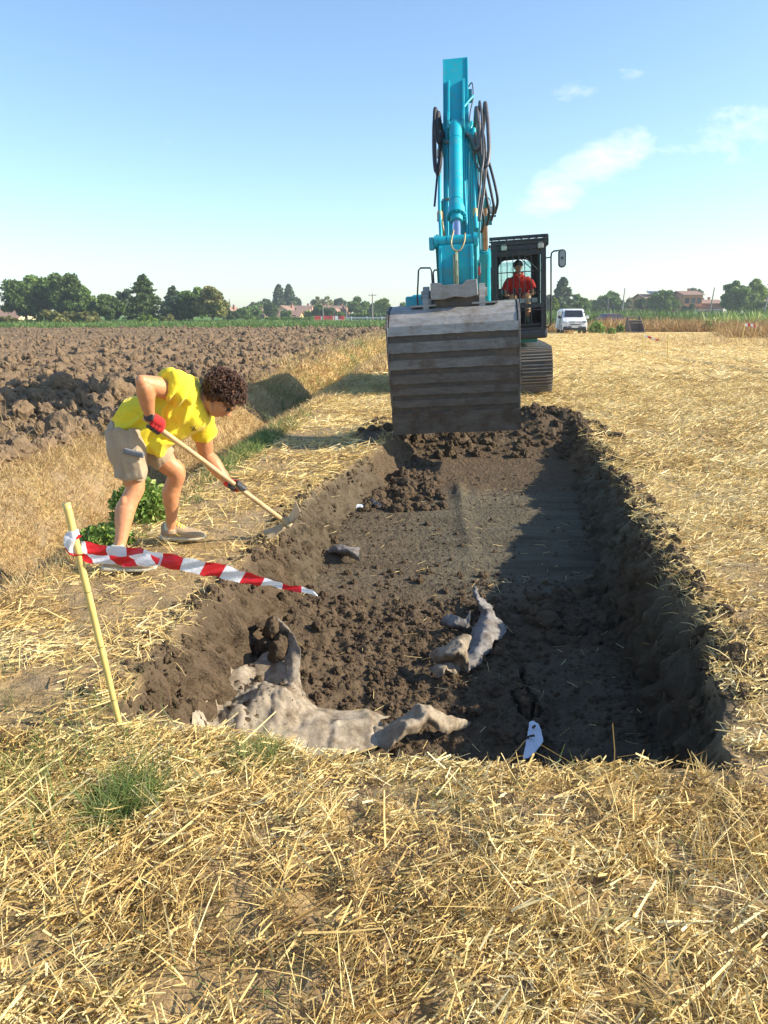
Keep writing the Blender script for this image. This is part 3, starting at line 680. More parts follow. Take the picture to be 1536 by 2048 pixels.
rbk.build('rib', plain('chipped_paint', (.38, .42, .26), .6, 0, .25, 25, ((.30, .16, .06), .35, 20)), LK, .004)
il = MB()
for s in (-1, 1): il.prism(prof([(7.84, 2.47), (7.74, 2.54), (7.02, 2.42), (6.98, 2.3), (7.05, 2.25), (7.80, 2.38)]), s*.20, s*.235)
for s in (-1, 1): il.prism(prof([(7.82, 2.42), (7.72, 2.44), (7.5, 1.9), (7.62, 1.86)]), s*.205, s*.24)
il.build('side_link', M['teal_dark'], EX, .006)
# pipes on the arm
pp = MB()
def onarm(x, pts): return [P(x+dx, *af(t, o)) for dx, t, o in pts]
for x, r in ((-.215, .022), (.225, .020)):
    pp.tube(onarm(x, [(0, .63, .02), (0, .45, .03), (0, .28, .04), (.015, .16, .06), (.01, .04, .07)]), r, 10)
for x, r in ((-.112, .012), (.125, .013), (.150, .010), (-.13, .009), (.19, .012), (.255, .010)):
    pp.tube(onarm(x, [(0, .57, .03), (0, .4, .03), (0, .2, .03), (0, .06, .03)]), r, 8)
pp.tube(onarm(-.17, [(-.05, .63, .03), (0, .60, .03), (.05, .575, .03)]), .013, 8); pp.tube(onarm(.14, [(.07, .655, .03), (.01, .60, .03), (-.01, .56, .03)]), .013, 8)
pp.tube(onarm(.10, [(.13, .80, .0), (.02, .74, .05), (0, .70, .05), (0, .4, .05), (.02, .2, .05)]), .016, 8)
pp.tube(onarm(-.10, [(0, .10, .03), (.03, .03, .08), (.05, -.01, .1)]), .012, 8)
pp.build('hydraulic_pipe', M['teal'], ARM)
cl = MB()
for x in (-.215, .225):
    for t in (.55, .27):
        cl = MB(); cl.cyl(P(x, *af(t, .03)), P(x, *af(t-.035, .03)), .034, n=12); cl.build('pipe_clamp', M['brass'], ARM, .002)
    cl = MB(); cl.cyl(P(x, *af(.635, .02)), P(x, *af(.60, .02)), .036, n=8); cl.build('pipe_fitting', M['teal'], ARM, .002)
for x, t in ((-.12, .58), (-.12, .32), (-.11, .13), (.14, .14)): cl = MB(); cl.box(P(x, *af(t, .045)), (.055, .03, .03)); cl.build('pipe_clamp', M['steel'], ARM, .002)
def hose(mb, pts, r, cor=0):
    Q = spline([Vector(p) for p in pts], 12)
    if not cor: mb.tube(Q, r, 8, smooth=False); return
    D = []
    L = 0; nxt = 0
    for a, b in zip(Q[:-1], Q[1:]):
        seg = (b-a).length; m = max(1, int(seg/.009))
        for j in range(m): D.append(a+(b-a)*j/m)
    D.append(Q[-1]); mb.tube(D, [r*(1+(.12 if i % 2 else -.06)) for i in range(len(D))], 8, smooth=False)
hs = MB(); hs2 = MB()
for dx, r, t0, t1, c in ((-.262, .024, .72, .43, 1), (-.245, .016, .71, .41, 0), (-.225, .026, .70, .56, 1)):
    hose(hs, onarm(dx, [(.04, .70, -.30), (.02, t0-.02, -.05), (0, t0, .12), (-.01, t0-.07, .16), (-.015, (t0+t1)/2, .17), (-.01, t1+.05, .15), (.01, t1, .12), (.05, t1+.06, .07), (.06, .60, .03)]), r, c)
for dx, r, t0, t1, c in ((.385, .025, .73, .44, 1), (.315, .016, .74, .42, 0), (.27, .026, .71, .52, 1)):
    hose(hs2, onarm(dx, [(-.05, .70, -.35), (-.02, t0-.03, -.05), (0, t0, .10), (.02, t0-.07, .14), (.03, (t0+t1)/2, .15), (.03, t1+.05, .13), (-.01, t1, .10), (-.08, t1+.06, .07), (-.14, .61, .03)]), r, c)
for dx_, r_ in ((.30, .013), (.335, .011), (.355, .012)):
    hose(hs2, onarm(dx_, [(-.10, .66, -.25), (-.06, .62, -.02), (0, .60, .05), (.02, .52, .08), (.01, .40, .06), (-.03, .30, .04), (-.07, .22, .03)]), r_)
hs2.build('hydraulic_hose', M['hose'], ARM)
for dx, t1 in ((.43, .30), (.48, .33), (.37, .28), (.30, .25)):
    hose(hs, onarm(dx, [(-.18, .70, -.3), (-.15, .60, -.1), (-.08, .50, .0), (0, t1+.05, .0), (.03, t1, -.1), (.0, t1+.02, -.4)]), .018)
hose(hs, onarm(.17, [(.0, .88, -.1), (.05, .87, -.02), (.06, .80, -.02), (.02, .74, -.05), (0, .70, -.1)]), .008)
hose(hs, onarm(-.24, [(.0, .52, -.1), (-.02, .42, -.05), (-.05, .33, -.1)]), .014)
hs.build('hydraulic_hose', M['rubber'], ARM)
h2_ = MB(); hose(h2_, [P(-.02, 7.86, 2.56), P(-.05, 7.92, 2.42), P(-.02, 7.96, 2.34), P(.05, 7.96, 2.33), P(.10, 7.93, 2.42), P(.11, 7.86, 2.52)], .009)
h2_.build('grease_hose', M['brass'], LK); h2_ = MB(); h2_.tube([P(-.13, 7.6, 2.5), P(-.15, 7.7, 2.62), P(-.16, 7.6, 2.7)], .012, 8); h2_.build('grease_hose', M['brass'], LK)
for q_, d_s, rt in ((P(.245, *af(.15, .05)), (.05, .08, .20), None), (P(.265, *af(.02, .05)), (.035, .06, .12), None), (P(.19, *af(.82, -.06)), (.05, .08, .16), (R(-30), 0, 0))):
    vb = MB(); vb.box(q_, d_s, rt); vb.build('valve_block', M['teal_dark'], ARM, .006)
wb = MB(); wb.box(P(.262, *af(.0, .09)), (.028, .012, .10)); wb.build('red_tag', plain('red_tag', (.65, .04, .03), .4), ARM, .002)
# ---- boom
bo = MB(); bo.prism(prof([(.35, 1.75), (.75, 1.45), (1.4, 1.75), (3.3, 3.45), (4.2, 3.72), (5.7, 3.78), (5.95, 3.95), (5.85, 4.15), (4.9, 4.35), (3.6, 4.36), (2.9, 4.1), (.9, 2.2), (.45, 2.05)]), -.22, .22)
BOOM = bo.build('boom', M['teal'], EX, .015)
hp = MB()
for x in (.235, .265, .30, .335): hp.tube([P(x, 1.2, 2.0), P(x, 2.6, 3.3), P(x, 3.3, 3.75), P(x, 4.6, 3.95), P(x, 5.6, 3.95)], .014, 8)
hp.box(P(.30, 3.2, 3.62), (.16, .10, .10)); hp.box(P(.30, 2.0, 2.7), (.15, .10, .10)); hp.build('boom_pipe', M['teal'], BOOM)
for s in (-1, 1):
    a, b = P(s*.36, 1.7, 1.15), P(s*.36, 3.15, 3.45); d = (b-a).normalized(); c = MB(); m = a+d*((b-a).length*.66)
    c.cyl(a, m, .088, n=24); c.cyl(m-d*.28, m+d*.02, .10, n=24); c.cyl(m+d*.02, m+d*.06, .082, n=20); c.tube([m-d*.9+Vector((s*.02, -.10, 0)), m-d*.3+Vector((s*.03, -.11, 0)), m-d*.1+Vector((s*.05, -.09, .02))], .012, 8)
    o = c.build('boom_cylinder', M['teal'], EX, .003); c = MB(); c.cyl(m, b-d*.05, .05, n=20); c.build('rod', M['rodb'], o)
    c = MB(); c.cyl(b-Vector((.07, 0, 0)), b+Vector((.07, 0, 0)), .085, n=20); c.box(b+Vector((-s*.06, 0, 0)), (.12, .22, .2)); c.build('cylinder_pin', M['teal_dark'], o, .004)
a, b = P(0, 2.7, 4.55), P(0, 5.15, 4.72); c = MB(); c.cyl(a, a+(b-a)*.62, .09, n=20); c.cyl(a+(b-a)*.56, a+(b-a)*.63, .105, n=20); o = c.build('arm_cylinder', M['teal'], EX)
c = MB(); c.cyl(a+(b-a)*.6, b, .05, n=18); c.build('rod', M['chrome'], o)
wl = MB(); wl.box(P(.50, 3.5, 3.28), (.12, .07, .11)); WLP = P(.50, 3.5, 3.28)
WL = wl.build('work_lamp', M['rubber'], EX, .012); wl = MB(); wl.box(WLP+Vector((0, -.040, 0)), (.098, .008, .09)); wl.build('lens', plain('lamp_lens', (.35, .37, .38), .1, .3), WL, .004)
wl = MB(); wl.box(P(.40, 3.4, 3.13), (.16, .10, .14)); wl.box(P(.50, 3.45, 3.19), (.10, .06, .03)); wl.tube([P(.42, 3.4, 3.5), P(.46, 3.45, 3.4), P(.40, 3.4, 3.2)], .01, 6); wl.build('lamp_bracket', M['teal_dark'], WL, .006)
# ---- upper body
ub = MB(); ub.box((0, .45, 1.10), (2.7, 4.2, .20)); ub.build('turntable_frame', M['teal_dark'], EX, .02)
ub = MB(); ub.box((-.88, .75, 1.62), (.95, 2.4, .86)); ub.box((0, 1.75, 1.66), (2.7, 1.3, .92)); ub.build('engine_hood', M['teal'], EX, .04)
ub = MB(); ub.box((-.86, -.75, 1.50), (.90, .7, .66)); ub.box((-.62, -1.0, 1.55), (.42, .35, .84)); ub.build('tool_box', M['navy'], EX, .05)
ub = MB(); ub.box((-.60, -.4, 2.02), (.40, .8, .20)); ub.box((-.55, -.9, 1.95), (.35, .4, .16)); ub.build('hood_cover', M['black'], EX, .06)
ub = MB(); ub.box((0, 2.75, 1.62), (2.62, .70, 1.05)); ub.build('counterweight', M['teal'], EX, .12)
for pts in ([P(-.99, 1.3, 1.2), P(-1.02, 1.35, 2.0), P(-.97, 1.35, 2.52), P(-.93, 1.35, 2.56), P(-.74, 1.35, 2.55), P(-.71, 1.35, 2.50), P(-.70, 1.3, 2.0), P(-.72, 1.3, 1.85)],
            [P(-.56, 1.2, 2.05), P(-.68, 1.2, 2.2), P(-.69, 1.2, 2.46), P(-.66, 1.2, 2.51), P(-.52, 1.2, 2.51)]):
    h = MB(); h.tube(pts, .017, 8, smooth=False); h.build('handrail', M['black'], EX)
ub = MB(); ub.box((.22, -.9, 1.55), (.30, .5, .75)); ub.build('frame_web', M['navy'], EX, .02)
# ---- tracks
for s in (-1, 1):
    xc = 1.31 if s > 0 else -1.20; gr_ = MB(); r = .40; zc = .47; Lh = 1.62; sh = MB(); N = 46; per = 4*Lh+2*math.pi*r
    for k in range(N):
        d = per*k/N
        if d < 2*Lh: c = (-Lh+d, zc-r); a = 0
        elif d < 2*Lh+math.pi*r: th = (d-2*Lh)/r; c = (Lh+r*math.sin(th), zc-r*math.cos(th)); a = th
        elif d < 4*Lh+math.pi*r: q = d-2*Lh-math.pi*r; c = (Lh-q, zc+r); a = math.pi
        else: th = (d-4*Lh-math.pi*r)/r; c = (-Lh-r*math.sin(th), zc+r*math.cos(th)); a = math.pi+th
        E = Euler((-a, 0, 0)).to_matrix(); c3 = Vector((xc, -c[0], c[1]))
        # a: travel angle in the (L,z) plane
        tL, tz = math.cos(a), math.sin(a); nL, nz = math.sin(a), -math.cos(a)
        tv, nv = Vector((0, -tL, tz)), Vector((0, -nL, nz)); E = Matrix((Vector((1, 0, 0)), tv, nv)).transposed()
        sh.box(c3, (.60, per/N*(.90 if abs(math.sin(a)) < .05 else 1.10), .022), E)
        for g in (-.065, 0, .065): gr_.box(c3+tv*g+nv*.030, (.604, .022, .042), E)
        for g in (-.09, .09): sh.box(c3+nv*.013+Vector((g, 0, 0)), (.05, .05, .012), E)
    TR = sh.build('track', M['track'], EX, label=None)
    TR.data.materials.clear(); TR.data.materials.append(M['steel_soil']); gr_.build('grouser_bars', M['track'], TR)
    fr = MB(); fr.box((xc, 0, zc), (.34, 3.2, .42)); fr.build('track_frame', M['teal_dark'], TR, .03)
    for L in (-1.62, 1.62): rl = MB(); rl.cyl((xc-.10, -L, zc), (xc+.10, -L, zc), .375, n=28); rl.cyl((xc-.16, -L, zc), (xc+.16, -L, zc), .2, n=20); rl.build('sprocket', M['steel_soil'], TR)
    for k in range(7): rl = MB(); rl.cyl((xc-.12, -1.2+k*.4, zc-.27), (xc+.12, -1.2+k*.4, zc-.27), .10, n=14); rl.build('roller', M['steel_soil'], TR)
c = MB(); c.box((0, 0, .70), (2.1, 1.5, .35)); c.cyl((0, 0, .85), (0, 0, 1.02), .62, n=32); c.build('undercarriage', M['teal_dark'], EX, .03)
# ---- cab
cx0, cx1, Lf, Lb, z0, z1 = .47, 1.50, 1.92, .25, 1.28, 2.90
cb = MB()
for x, w in ((cx0+.055, .11), (cx1-.05, .10)): cb.box((x, -Lf+.05, (z0+z1)/2), (w, .10, z1-z0))
for x in (cx0+.04, cx1-.04): cb.box((x, -Lb-.04, (z0+z1)/2), (.08, .10, z1-z0))
cb.box(((cx0+cx1)/2, -(Lf+Lb)/2, z1-.03), (cx1-cx0, Lf-Lb+.05, .09)); cb.box(((cx0+cx1)/2, -(Lf+Lb)/2, z0-.01), (cx1-cx0, Lf-Lb, .06))
cb.box(((cx0+cx1)/2, -Lf+.04, z1-.17), (cx1-cx0-.02, .07, .20))
for x in (cx0+.02, cx1-.02):
    cb.box((x, -(Lf+Lb)/2, 1.50), (.035, Lf-Lb, .42)); cb.box((x, -(Lf+Lb)/2-.1, 2.1), (.04, .07, 1.5))
# back wall with arched window opening
zt = 2.66; zb = 1.95; wx0, wx1 = .64, 1.32; cr = .17; pts = []
cxm = (cx0+cx1)/2; outer = []; innr = []
for k in range(40):
    a = 2*math.pi*k/40; ca, sa = math.cos(a), math.sin(a); hw, hh = (wx1-wx0)/2, (zt-zb)/2
    ix = (hw-cr)*(1 if ca > 0 else -1)*(abs(ca) > 1e-6)+cr*ca; iz = (hh-cr)*(1 if sa > 0 else -1)*(abs(sa) > 1e-6)+cr*sa
    innr.append(((wx0+wx1)/2+ix, (zt+zb)/2+iz)); sc_ = 1/max(abs(ca), abs(sa)); outer.append((cxm+(cx1-cx0)/2*ca*sc_, 2.08+.80*sa*sc_))
V = []
for yy in (-Lb-.03, -Lb+.03): V += [(x, yy, z) for x, z in outer]+[(x, yy, z) for x, z in innr]
F = []
for k in range(40):
    j = (k+1) % 40; F += [(k, j, 40+j, 40+k), (80+j, 80+k, 120+k, 120+j), (40+k, 40+j, 120+j, 120+k), (j, k, 80+k, 80+j)]
cb.add(V, F)
CAB = cb.build('cab', M['black'], EX, .01)
w = MB(); w.box((cxm, -Lb, 2.28), (.70, .006, .68)); w.build('rear_window', M['glass'], CAB)
for x in (cx0+.02, cx1-.02):
    w = MB(); w.box((x, -(Lf+Lb)/2, 2.25), (.008, Lf-Lb-.15, 1.0)); w.build('side_window', M['glass'], CAB)
br = MB(); yb = -Lf-.05
for x in (.65, .765, .875, .99, 1.095, 1.215): br.cyl((x, yb, 1.36), (x, yb, 2.74), .0085, n=6)
for z in (2.74, 2.33, 1.95, 1.36): br.cyl((.56, yb, z), (1.42, yb, z), .010, n=6)
for x in (.56, 1.42): br.box((x, yb, 2.05), (.03, .03, 1.42))
br.box((1.05, yb, 1.70), (.80, .05, .075)); br.box((1.05, yb, 1.62), (.80, .03, .02))
for x, z in ((.56, 1.5), (.56, 2.5), (1.42, 1.5), (1.42, 2.5)): br.box((x, yb+.04, z), (.05, .09, .05))
br.cyl((.9, yb+.1, 2.70), (1.30, yb+.3, 2.33), .008, n=6); br.cyl((1.0, yb+.1, 2.70), (1.36, yb+.3, 2.36), .008, n=6)
br.build('window_guard', M['black'], CAB)
rg = MB()
for k in range(8): rg.box((cx0+.02+k*(cx1-cx0-.04)/7, -(Lf+Lb)/2-.08, z1+.055), (.018, Lf-Lb+.1, .045))
rg.box((cxm, -Lf-.03, z1+.055), (cx1-cx0+.06, .025, .06)); rg.box((cxm, -Lf-.04, z1+.0), (cx1-cx0+.07, .02, .03)); rg.box((cxm, -Lb, z1+.055), (cx1-cx0+.06, .025, .06)); rg.box((cx1+.03, -(Lf+Lb)/2, z1-.02), (.03, Lf-Lb, .18))
for k in range(7): rg.cyl((cx0+.08+k*.145, -Lf-.05, z1+.01), (cx0+.08+k*.145, -Lf-.062, z1+.01), .009, n=6)
rg.build('roof_guard', M['black'], CAB, .004)
for x in (.71, 1.39):
    l = MB(); l.box((x, -Lf-.06, 2.775), (.115, .07, .095)); l.box((x, -Lf-.06, 2.83), (.08, .05, .03)); o = l.build('cab_lamp', plain('lamp_body', (.16, .16, .15), .4), CAB, .012)
    l = MB(); l.box((x, -Lf-.098, 2.775), (.095, .006, .075)); l.build('lens', plain('cab_lamp_lens', (.42, .40, .34), .15, .1), o, .003)
sk = MB(); sk.box((.97, -Lf+.22, 1.165), (1.10, .50, .17)); sk.build('cab_skirt', M['black'], EX, .045)
fl_ = MB(); fl_.box((cxm, -1.1, 1.34), (.95, 1.55, .04)); fl_.build('cab_floor', M['rubber'], CAB)
se = MB(); se.box((1.02, -.72, 1.70), (.50, .50, .13)); se.box((1.02, -.50, 2.0), (.48, .12, .60)); se.box((1.02, -.70, 1.5), (.35, .35, .28)); se.build('seat', M['rubber'], CAB, .04)
co_ = MB()
for x in (.72, 1.33): co_.box((x, -.95, 1.80), (.14, .55, .12)); co_.cyl((x, -1.15, 1.85), (x, -1.18, 2.0), .012, n=8); co_.ball((x, -1.18, 2.02), (.025, .025, .045))
co_.box((.60, -1.45, 1.98), (.14, .05, .16)); co_.cyl((.60, -1.45, 1.4), (.60, -1.45, 1.95), .015, n=8)
for x in (.92, 1.02): co_.cyl((x, -1.55, 1.36), (x, -1.5, 2.0), .013, n=8); co_.box((x, -1.5, 2.02), (.05, .05, .07))
co_.build('control_console', M['rubber'], CAB, .01)
pl_ = MB(); pl_.box((.80, -1.7, 1.80), (.20, .012, .085)); pl_.box((1.05, -1.72, 1.80), (.18, .012, .085)); pl_.box((1.26, -1.72, 1.80), (.16, .012, .085)); pl_.build('dash_panel', plain('grey_panel', (.35, .36, .36), .5), CAB, .004)
mi = MB(); mi.tube([P(1.46, 1.95, 1.30), P(1.52, 1.98, 1.28), P(1.575, 2.0, 1.33), P(1.58, 2.0, 1.5), P(1.58, 2.0, 2.55), P(1.59, 2.0, 2.63), P(1.63, 2.0, 2.66), P(1.76, 2.0, 2.67)], .016, 8, smooth=False)
mi.tube([P(1.49, 1.95, 2.55), P(1.59, 2.0, 2.56)], .012, 6); MI = mi.build('mirror_arm', M['black'], EX)
def stadium(x, z, hw, hh, y0, y1, mb):
    n = 32; V = []
    for yy in (y0, y1):
        for k in range(n):
            a = 2*math.pi*k/n; V.append((x+hw*math.cos(a), yy, z+(hh-hw)*(1 if math.sin(a) >= 0 else -1)+hw*math.sin(a)))
    mb.add(V, [tuple(range(n)), tuple(range(n, 2*n))[::-1]]+[((k+1) % n, k, n+k, n+(k+1) % n) for k in range(n)])
m_ = MB(); stadium(1.785, 2.52, .073, .165, -2.02, -1.96, m_); m_.box((1.785, -2.03, 2.53), (.035, .02, .05)); o = m_.build('mirror_shell', M['rubber'], MI, .008)
m_ = MB(); stadium(1.785, 2.52, .052, .142, -2.026, -2.022, m_); m_.build('mirror_back', plain('mirror_back', (.30, .32, .33), .35, .2), MI)
# ================================================================ people
def skin_mat(name, c):
    t = NT(name); k = t.ramp(t.noise(7, 5, .6), [(.3, tuple(x*.82 for x in c)), (.7, tuple(min(1, x*1.1) for x in c))])
    k = t.mix(t.ramp(t.noise(35, 5, .6), [(.5, 0.), (.75, .25)]), k, (c[0]*.9, c[1]*.6, c[2]*.5))
    v = t.noise(9, 3, .5, stretch=(1, 1, .35), dist=1.2)
    t.fin(k, .48, 0, t.bump(v, .25, .012, t.bump(t.noise(120, 4), .15, .002))); t.b.inputs['Subsurface Weight'].default_value = .12
    t.b.inputs['Subsurface Radius'].default_value = (.012, .005, .003); return t.m
M['skin'] = skin_mat('tanned_skin', (.60, .27, .125))
def cloth(name, c, stain=None, sc=350):
    t = NT(name); k = t.ramp(t.noise(3, 4), [(.3, tuple(x*.88 for x in c)), (.7, tuple(min(1, x*1.05) for x in c))])
    if stain: k = t.mix(t.ramp(t.noise(16, 7, .75), [(.58, 0.), (.70, .75)]), k, stain)
    t.fin(k, .85, 0, t.bump(t.noise(sc, 3), .25, .002, t.bump(t.noise(14, 4, .6, dist=.6), .35, .02)), .2); t.b.inputs['Sheen Weight'].default_value = .15; return t.m
M['yellow'] = cloth('yellow_cotton', (.90, .69, .035), (.5, .38, .04))
M['beige'] = cloth('beige_cotton', (.42, .315, .205), (.30, .22, .14))
M['red'] = cloth('red_cotton', (.68, .035, .025)); M['sock'] = cloth('pale_sock', (.50, .55, .42)); M['dkcl'] = cloth('dark_cloth', (.03, .035, .045))
M['shoe'] = cloth('tan_suede', (.38, .28, .17), (.26, .19, .12)); M['sole'] = plain('shoe_sole', (.52, .46, .32), .7, 0, .2, 30)
M['gred'] = cloth('red_glove', (.58, .03, .03)); M['gblk'] = plain('black_glove_coating', (.035, .035, .035), .5, 0, .4, 60)
def hair_mat(name, c):
    t = NT(name); k = t.ramp(t.attr('rnd'), [(0, tuple(x*.5 for x in c)), (.7, c), (1, tuple(x*1.9 for x in c))]); t.fin(k, .45); return t.m
M['hair'] = hair_mat('brown_hair', (.085, .036, .018)); M['hairb'] = plain('hair_base', (.035, .016, .009), .9)

def limb(mb, pts, n=18):
    """pts: (pos, radius)"""
    Q = [p for p, r in pts]; mb.tube(Q, [r for p, r in pts], n, smooth=True)
WK = empty('person', at(270, 1125, 4.75), label='man in yellow T-shirt and beige shorts bending over a hoe beside the trench', cat='person')
WO = WK.location.copy()
def wlink(name, me, mat, label=None, parent=None, loc=True):
    me.transform(Matrix.Translation(-WO)); o = link(name, me, mat, parent or WK)
    if label: o['label'] = label
    return o
G0 = float(height(-1.7, 4.62, False)); 
# --- body (one continuous skin): legs, arms, neck, head
b = MB()
rh, rk, ra = at(257, 868, 4.76), at(268, 975, 4.74), at(236, 1106, 4.55)
lh, lk_, la = at(285, 872, 5.0), at(352, 945, 5.05), at(341, 1058, 5.16)
def V_(a, c, t, dx=0, dz=0, dy=0): return a.lerp(c, t)+Vector((dx, dy, dz))
for h_, k_, a_, kx in ((rh, rk, ra, -.0), (lh, lk_, la, .0)):
    limb(b, [(h_, .10), (V_(h_, k_, .4), .098), (V_(h_, k_, .75, .0), .076), (V_(h_, k_, .95, .008), .064), (V_(k_, a_, .06, .006), .060), (V_(k_, a_, .18, -.006), .057),
             (V_(k_, a_, .34, -.020), .064), (V_(k_, a_, .48, -.016), .058), (V_(k_, a_, .66, -.006), .045), (V_(k_, a_, .85), .036), (V_(k_, a_, .96), .040), (a_+Vector((0, 0, -.03)), .041)])
    b.ball(k_+Vector((.022, -.004, -.0)), (.042, .046, .052))
    b.ball(V_(k_, a_, .33, -.02, 0, -.02), (.040, .036, .09)); b.ball(V_(k_, a_, .3, -.022, 0, .02), (.038, .034, .085))
    b.ball(a_+Vector((.0, -.035, -.005)), (.02, .012, .02))
    b.tube([V_(k_, a_, .45, -.03), V_(k_, a_, .75, -.03), V_(k_, a_, .98, -.034)], [.022, .014, .012], 10)
rs, re, rw = at(350, 782, 4.72), at(286, 766, 4.50), at(300, 833, 4.60)
ls, le, lw = at(402, 838, 5.06), at(412, 912, 5.16), at(457, 965, 5.10)
for s_, e_, w_, sg in ((rs, re, rw, 1), (ls, le, lw, 1)):
    limb(b, [(s_, .068), (V_(s_, e_, .35), .066), (V_(s_, e_, .7), .059), (V_(s_, e_, .93), .050), (e_, .049)])
    limb(b, [(e_, .047), (V_(e_, w_, .15, .006), .055), (V_(e_, w_, .35, .004), .055), (V_(e_, w_, .6), .046), (V_(e_, w_, .85), .034), (w_, .030), (w_+(w_-e_).normalized()*.03, .03)])
    b.ball(e_-(w_-e_).normalized()*.010+(e_-s_).normalized()*.008, .040)
    b.ball(V_(s_, e_, .55)+Vector((0, -.012, .015)), (.05, .045, .045))
# neck + head : f = facing, u = crown direction, s = to camera
hf, hu = Vector((.60, 0, -.80)), Vector((.80, 0, .60)); hs_ = Vector((0, -1, 0))
HE = Matrix((hf, hs_, hu)).transposed()
hc = at(442, 797, 4.88)
def H(f, s, u): return hc+hf*f+hs_*s+hu*u
nb = at(398, 798, 4.9)
limb(b, [(at(385, 800, 4.9), .085), (nb, .066), (H(-.035, 0, -.09), .060), (H(-.02, 0, -.04), .062)])
b.tube([at(398, 812, 4.85), H(-.01, .05, -.05)], [.012, .012], 8)
b.ball(H(-.012, 0, .03), (.098, .077, .095), 20, HE); b.ball(H(.03, 0, -.03), (.066, .062, .085), 18, HE)
b.ball(H(.048, 0, -.088), (.034, .036, .026), 14, HE); b.tube([H(-.03, .058, -.055), H(.02, .048, -.085), H(.055, .018, -.10)], [.018, .018, .016], 10)
b.tube([H(-.03, -.058, -.055), H(.02, -.048, -.085), H(.055, -.018, -.10)], [.018, .018, .016], 10)
b.tube([H(.085, 0, .015), H(.102, 0, -.012), H(.120, 0, -.034)], [.009, .012, .017], 10); b.ball(H(.108, .012, -.036), (.014, .009, .009)); b.ball(H(.108, -.012, -.036), (.014, .009, .009))
b.tube([H(.084, .045, .022), H(.096, .02, .026), H(.096, -.02, .026), H(.084, -.045, .022)], .011, 8)
b.ball(H(.089, 0, -.058), (.013, .024, .007), 12, HE); b.ball(H(.086, 0, -.071), (.013, .021, .007), 12, HE); b.ball(H(.06, .05, -.02), (.025, .02, .025), 12, HE); b.ball(H(.06, -.05, -.02), (.025, .02, .025), 12, HE)
for sg in (-1, 1):
    b.tube([H(-.012, sg*.074, .022), H(-.028, sg*.086, .026), H(-.036, sg*.088, .005), H(-.026, sg*.084, -.016), H(-.010, sg*.076, -.026)], [.006, .007, .007, .006, .007], 8); b.ball(H(-.018, sg*.076, 0), (.014, .008, .02), 10, HE)
body = remesh(b, .0055, 4, .5)
displace(body, lambda V, N: .0016*n3(V, 22, 3)+.0010*n3(V, 60, 4))
wlink('body', body, M['skin'])
# eyes behind dark glasses
g_ = MB()
for sg in (-1, 1):
    g_.ball(H(.088, sg*.033, .002), (.010, .026, .019), 12, HE); g_.tube([H(.088, sg*.058, .008), H(.04, sg*.078, .014), H(-.02, sg*.084, .018)], .003, 6)
g_.tube([H(.102, .012, .006), H(.102, -.012, .006)], .003, 6); wlink('sunglasses', g_.mesh('sunglasses'), M['dglass'])
# --- hair
hb = MB(); hb.ball(H(-.045, 0, .045), (.108, .098, .100), 20, HE); hb.ball(H(.02, 0, .10), (.075, .08, .05), 16, HE); hbm = remesh(hb, .01, 2)
displace(hbm, lambda V, N: .012*n3(V, 45, 8))
HR = wlink('hair', hbm, M['hairb'])
cv, cf, cr_ = [], [], []
for i in range(2900):
    d = Vector(RNG.normal(size=3)).normalized(); q = Vector((d.x*.146, d.y*.136, d.z*.134))*(random.random()**.35)
    q *= 1+.16*float(n3(np.array([tuple(d)]), 2.2, 6)[0]); c = H(-.03, 0, .058)+HE @ q; lf, lu = (c-hc).dot(hf), (c-hc).dot(hu); lsd = abs((c-hc).dot(hs_))
    if lu < .035 and lf > -.015: continue
    if lu < -.055: continue
    if lf > .085 and lu < .07: continue
    if q.length < .075: continue
    ax = Vector(RNG.normal(size=3)).normalized(); u = ax.orthogonal().normalized(); w = ax.cross(u); rr = random.uniform(.005, .012)*(1+.5*(q.length > .12)); turns = random.uniform(1.1, 2.4); n = 12; r = random.uniform(.0014, .0024); base = len(cv); hgt = random.uniform(.008, .026)
    for k in range(n):
        a = turns*2*math.pi*k/(n-1); p = c+(u*math.cos(a)+w*math.sin(a))*rr*(1-.3*k/n)+ax*hgt*(k/n-.5); rad = (u*math.cos(a)+w*math.sin(a))
        cv += [p+rad*r*1.3, p+ax*r, p-rad*r*1.3, p-ax*r]
    for k in range(n-1):
        for j in range(4): cf.append((base+k*4+j, base+k*4+(j+1) % 4, base+k*4+4+(j+1) % 4, base+k*4+4+j))
    cr_ += [random.random()]*(n*4)
cm = mesh_np('curls', np.array([tuple(p-WO) for p in cv]), np.array(cf), True, {'rnd': cr_}); link('curls', cm, M['hair'], HR)
# beard shade is skin tone; --- shirt
def ring(up, lo, hy, y, sq=1.0, shy=0): 
    a, c = at(*up, y), at(*lo, y); return ((a+c)/2+Vector((0, shy, 0)), (a-c)/2, Vector((0, hy, 0)))
s = MB()
s.loft([ring((227, 831), (318, 908), .190, 4.88), ring((238, 810), (334, 893), .188, 4.88), ring((263, 794), (352, 884), .172, 4.88), ring((285, 775), (372, 876), .178, 4.88), ring((308, 758), (390, 868), .187, 4.89),
        ring((333, 749), (404, 862), .195, 4.89), ring((358, 747), (414, 856), .19, 4.9), ring((382, 753), (420, 846), .15, 4.9), ring((398, 765), (419, 833), .10, 4.9), ring((402, 771), (417, 825), .083, 4.9)], 36)
s.tube([at(372, 792, 4.82), at(352, 776, 4.70), at(338, 768, 4.64), at(331, 766, 4.61)], [.105, .097, .090, .087], 24)
s.tube([at(392, 806, 5.0), at(403, 845, 5.07), at(407, 862, 5.09), at(409, 876, 5.10)], [.098, .092, .087, .086], 24)
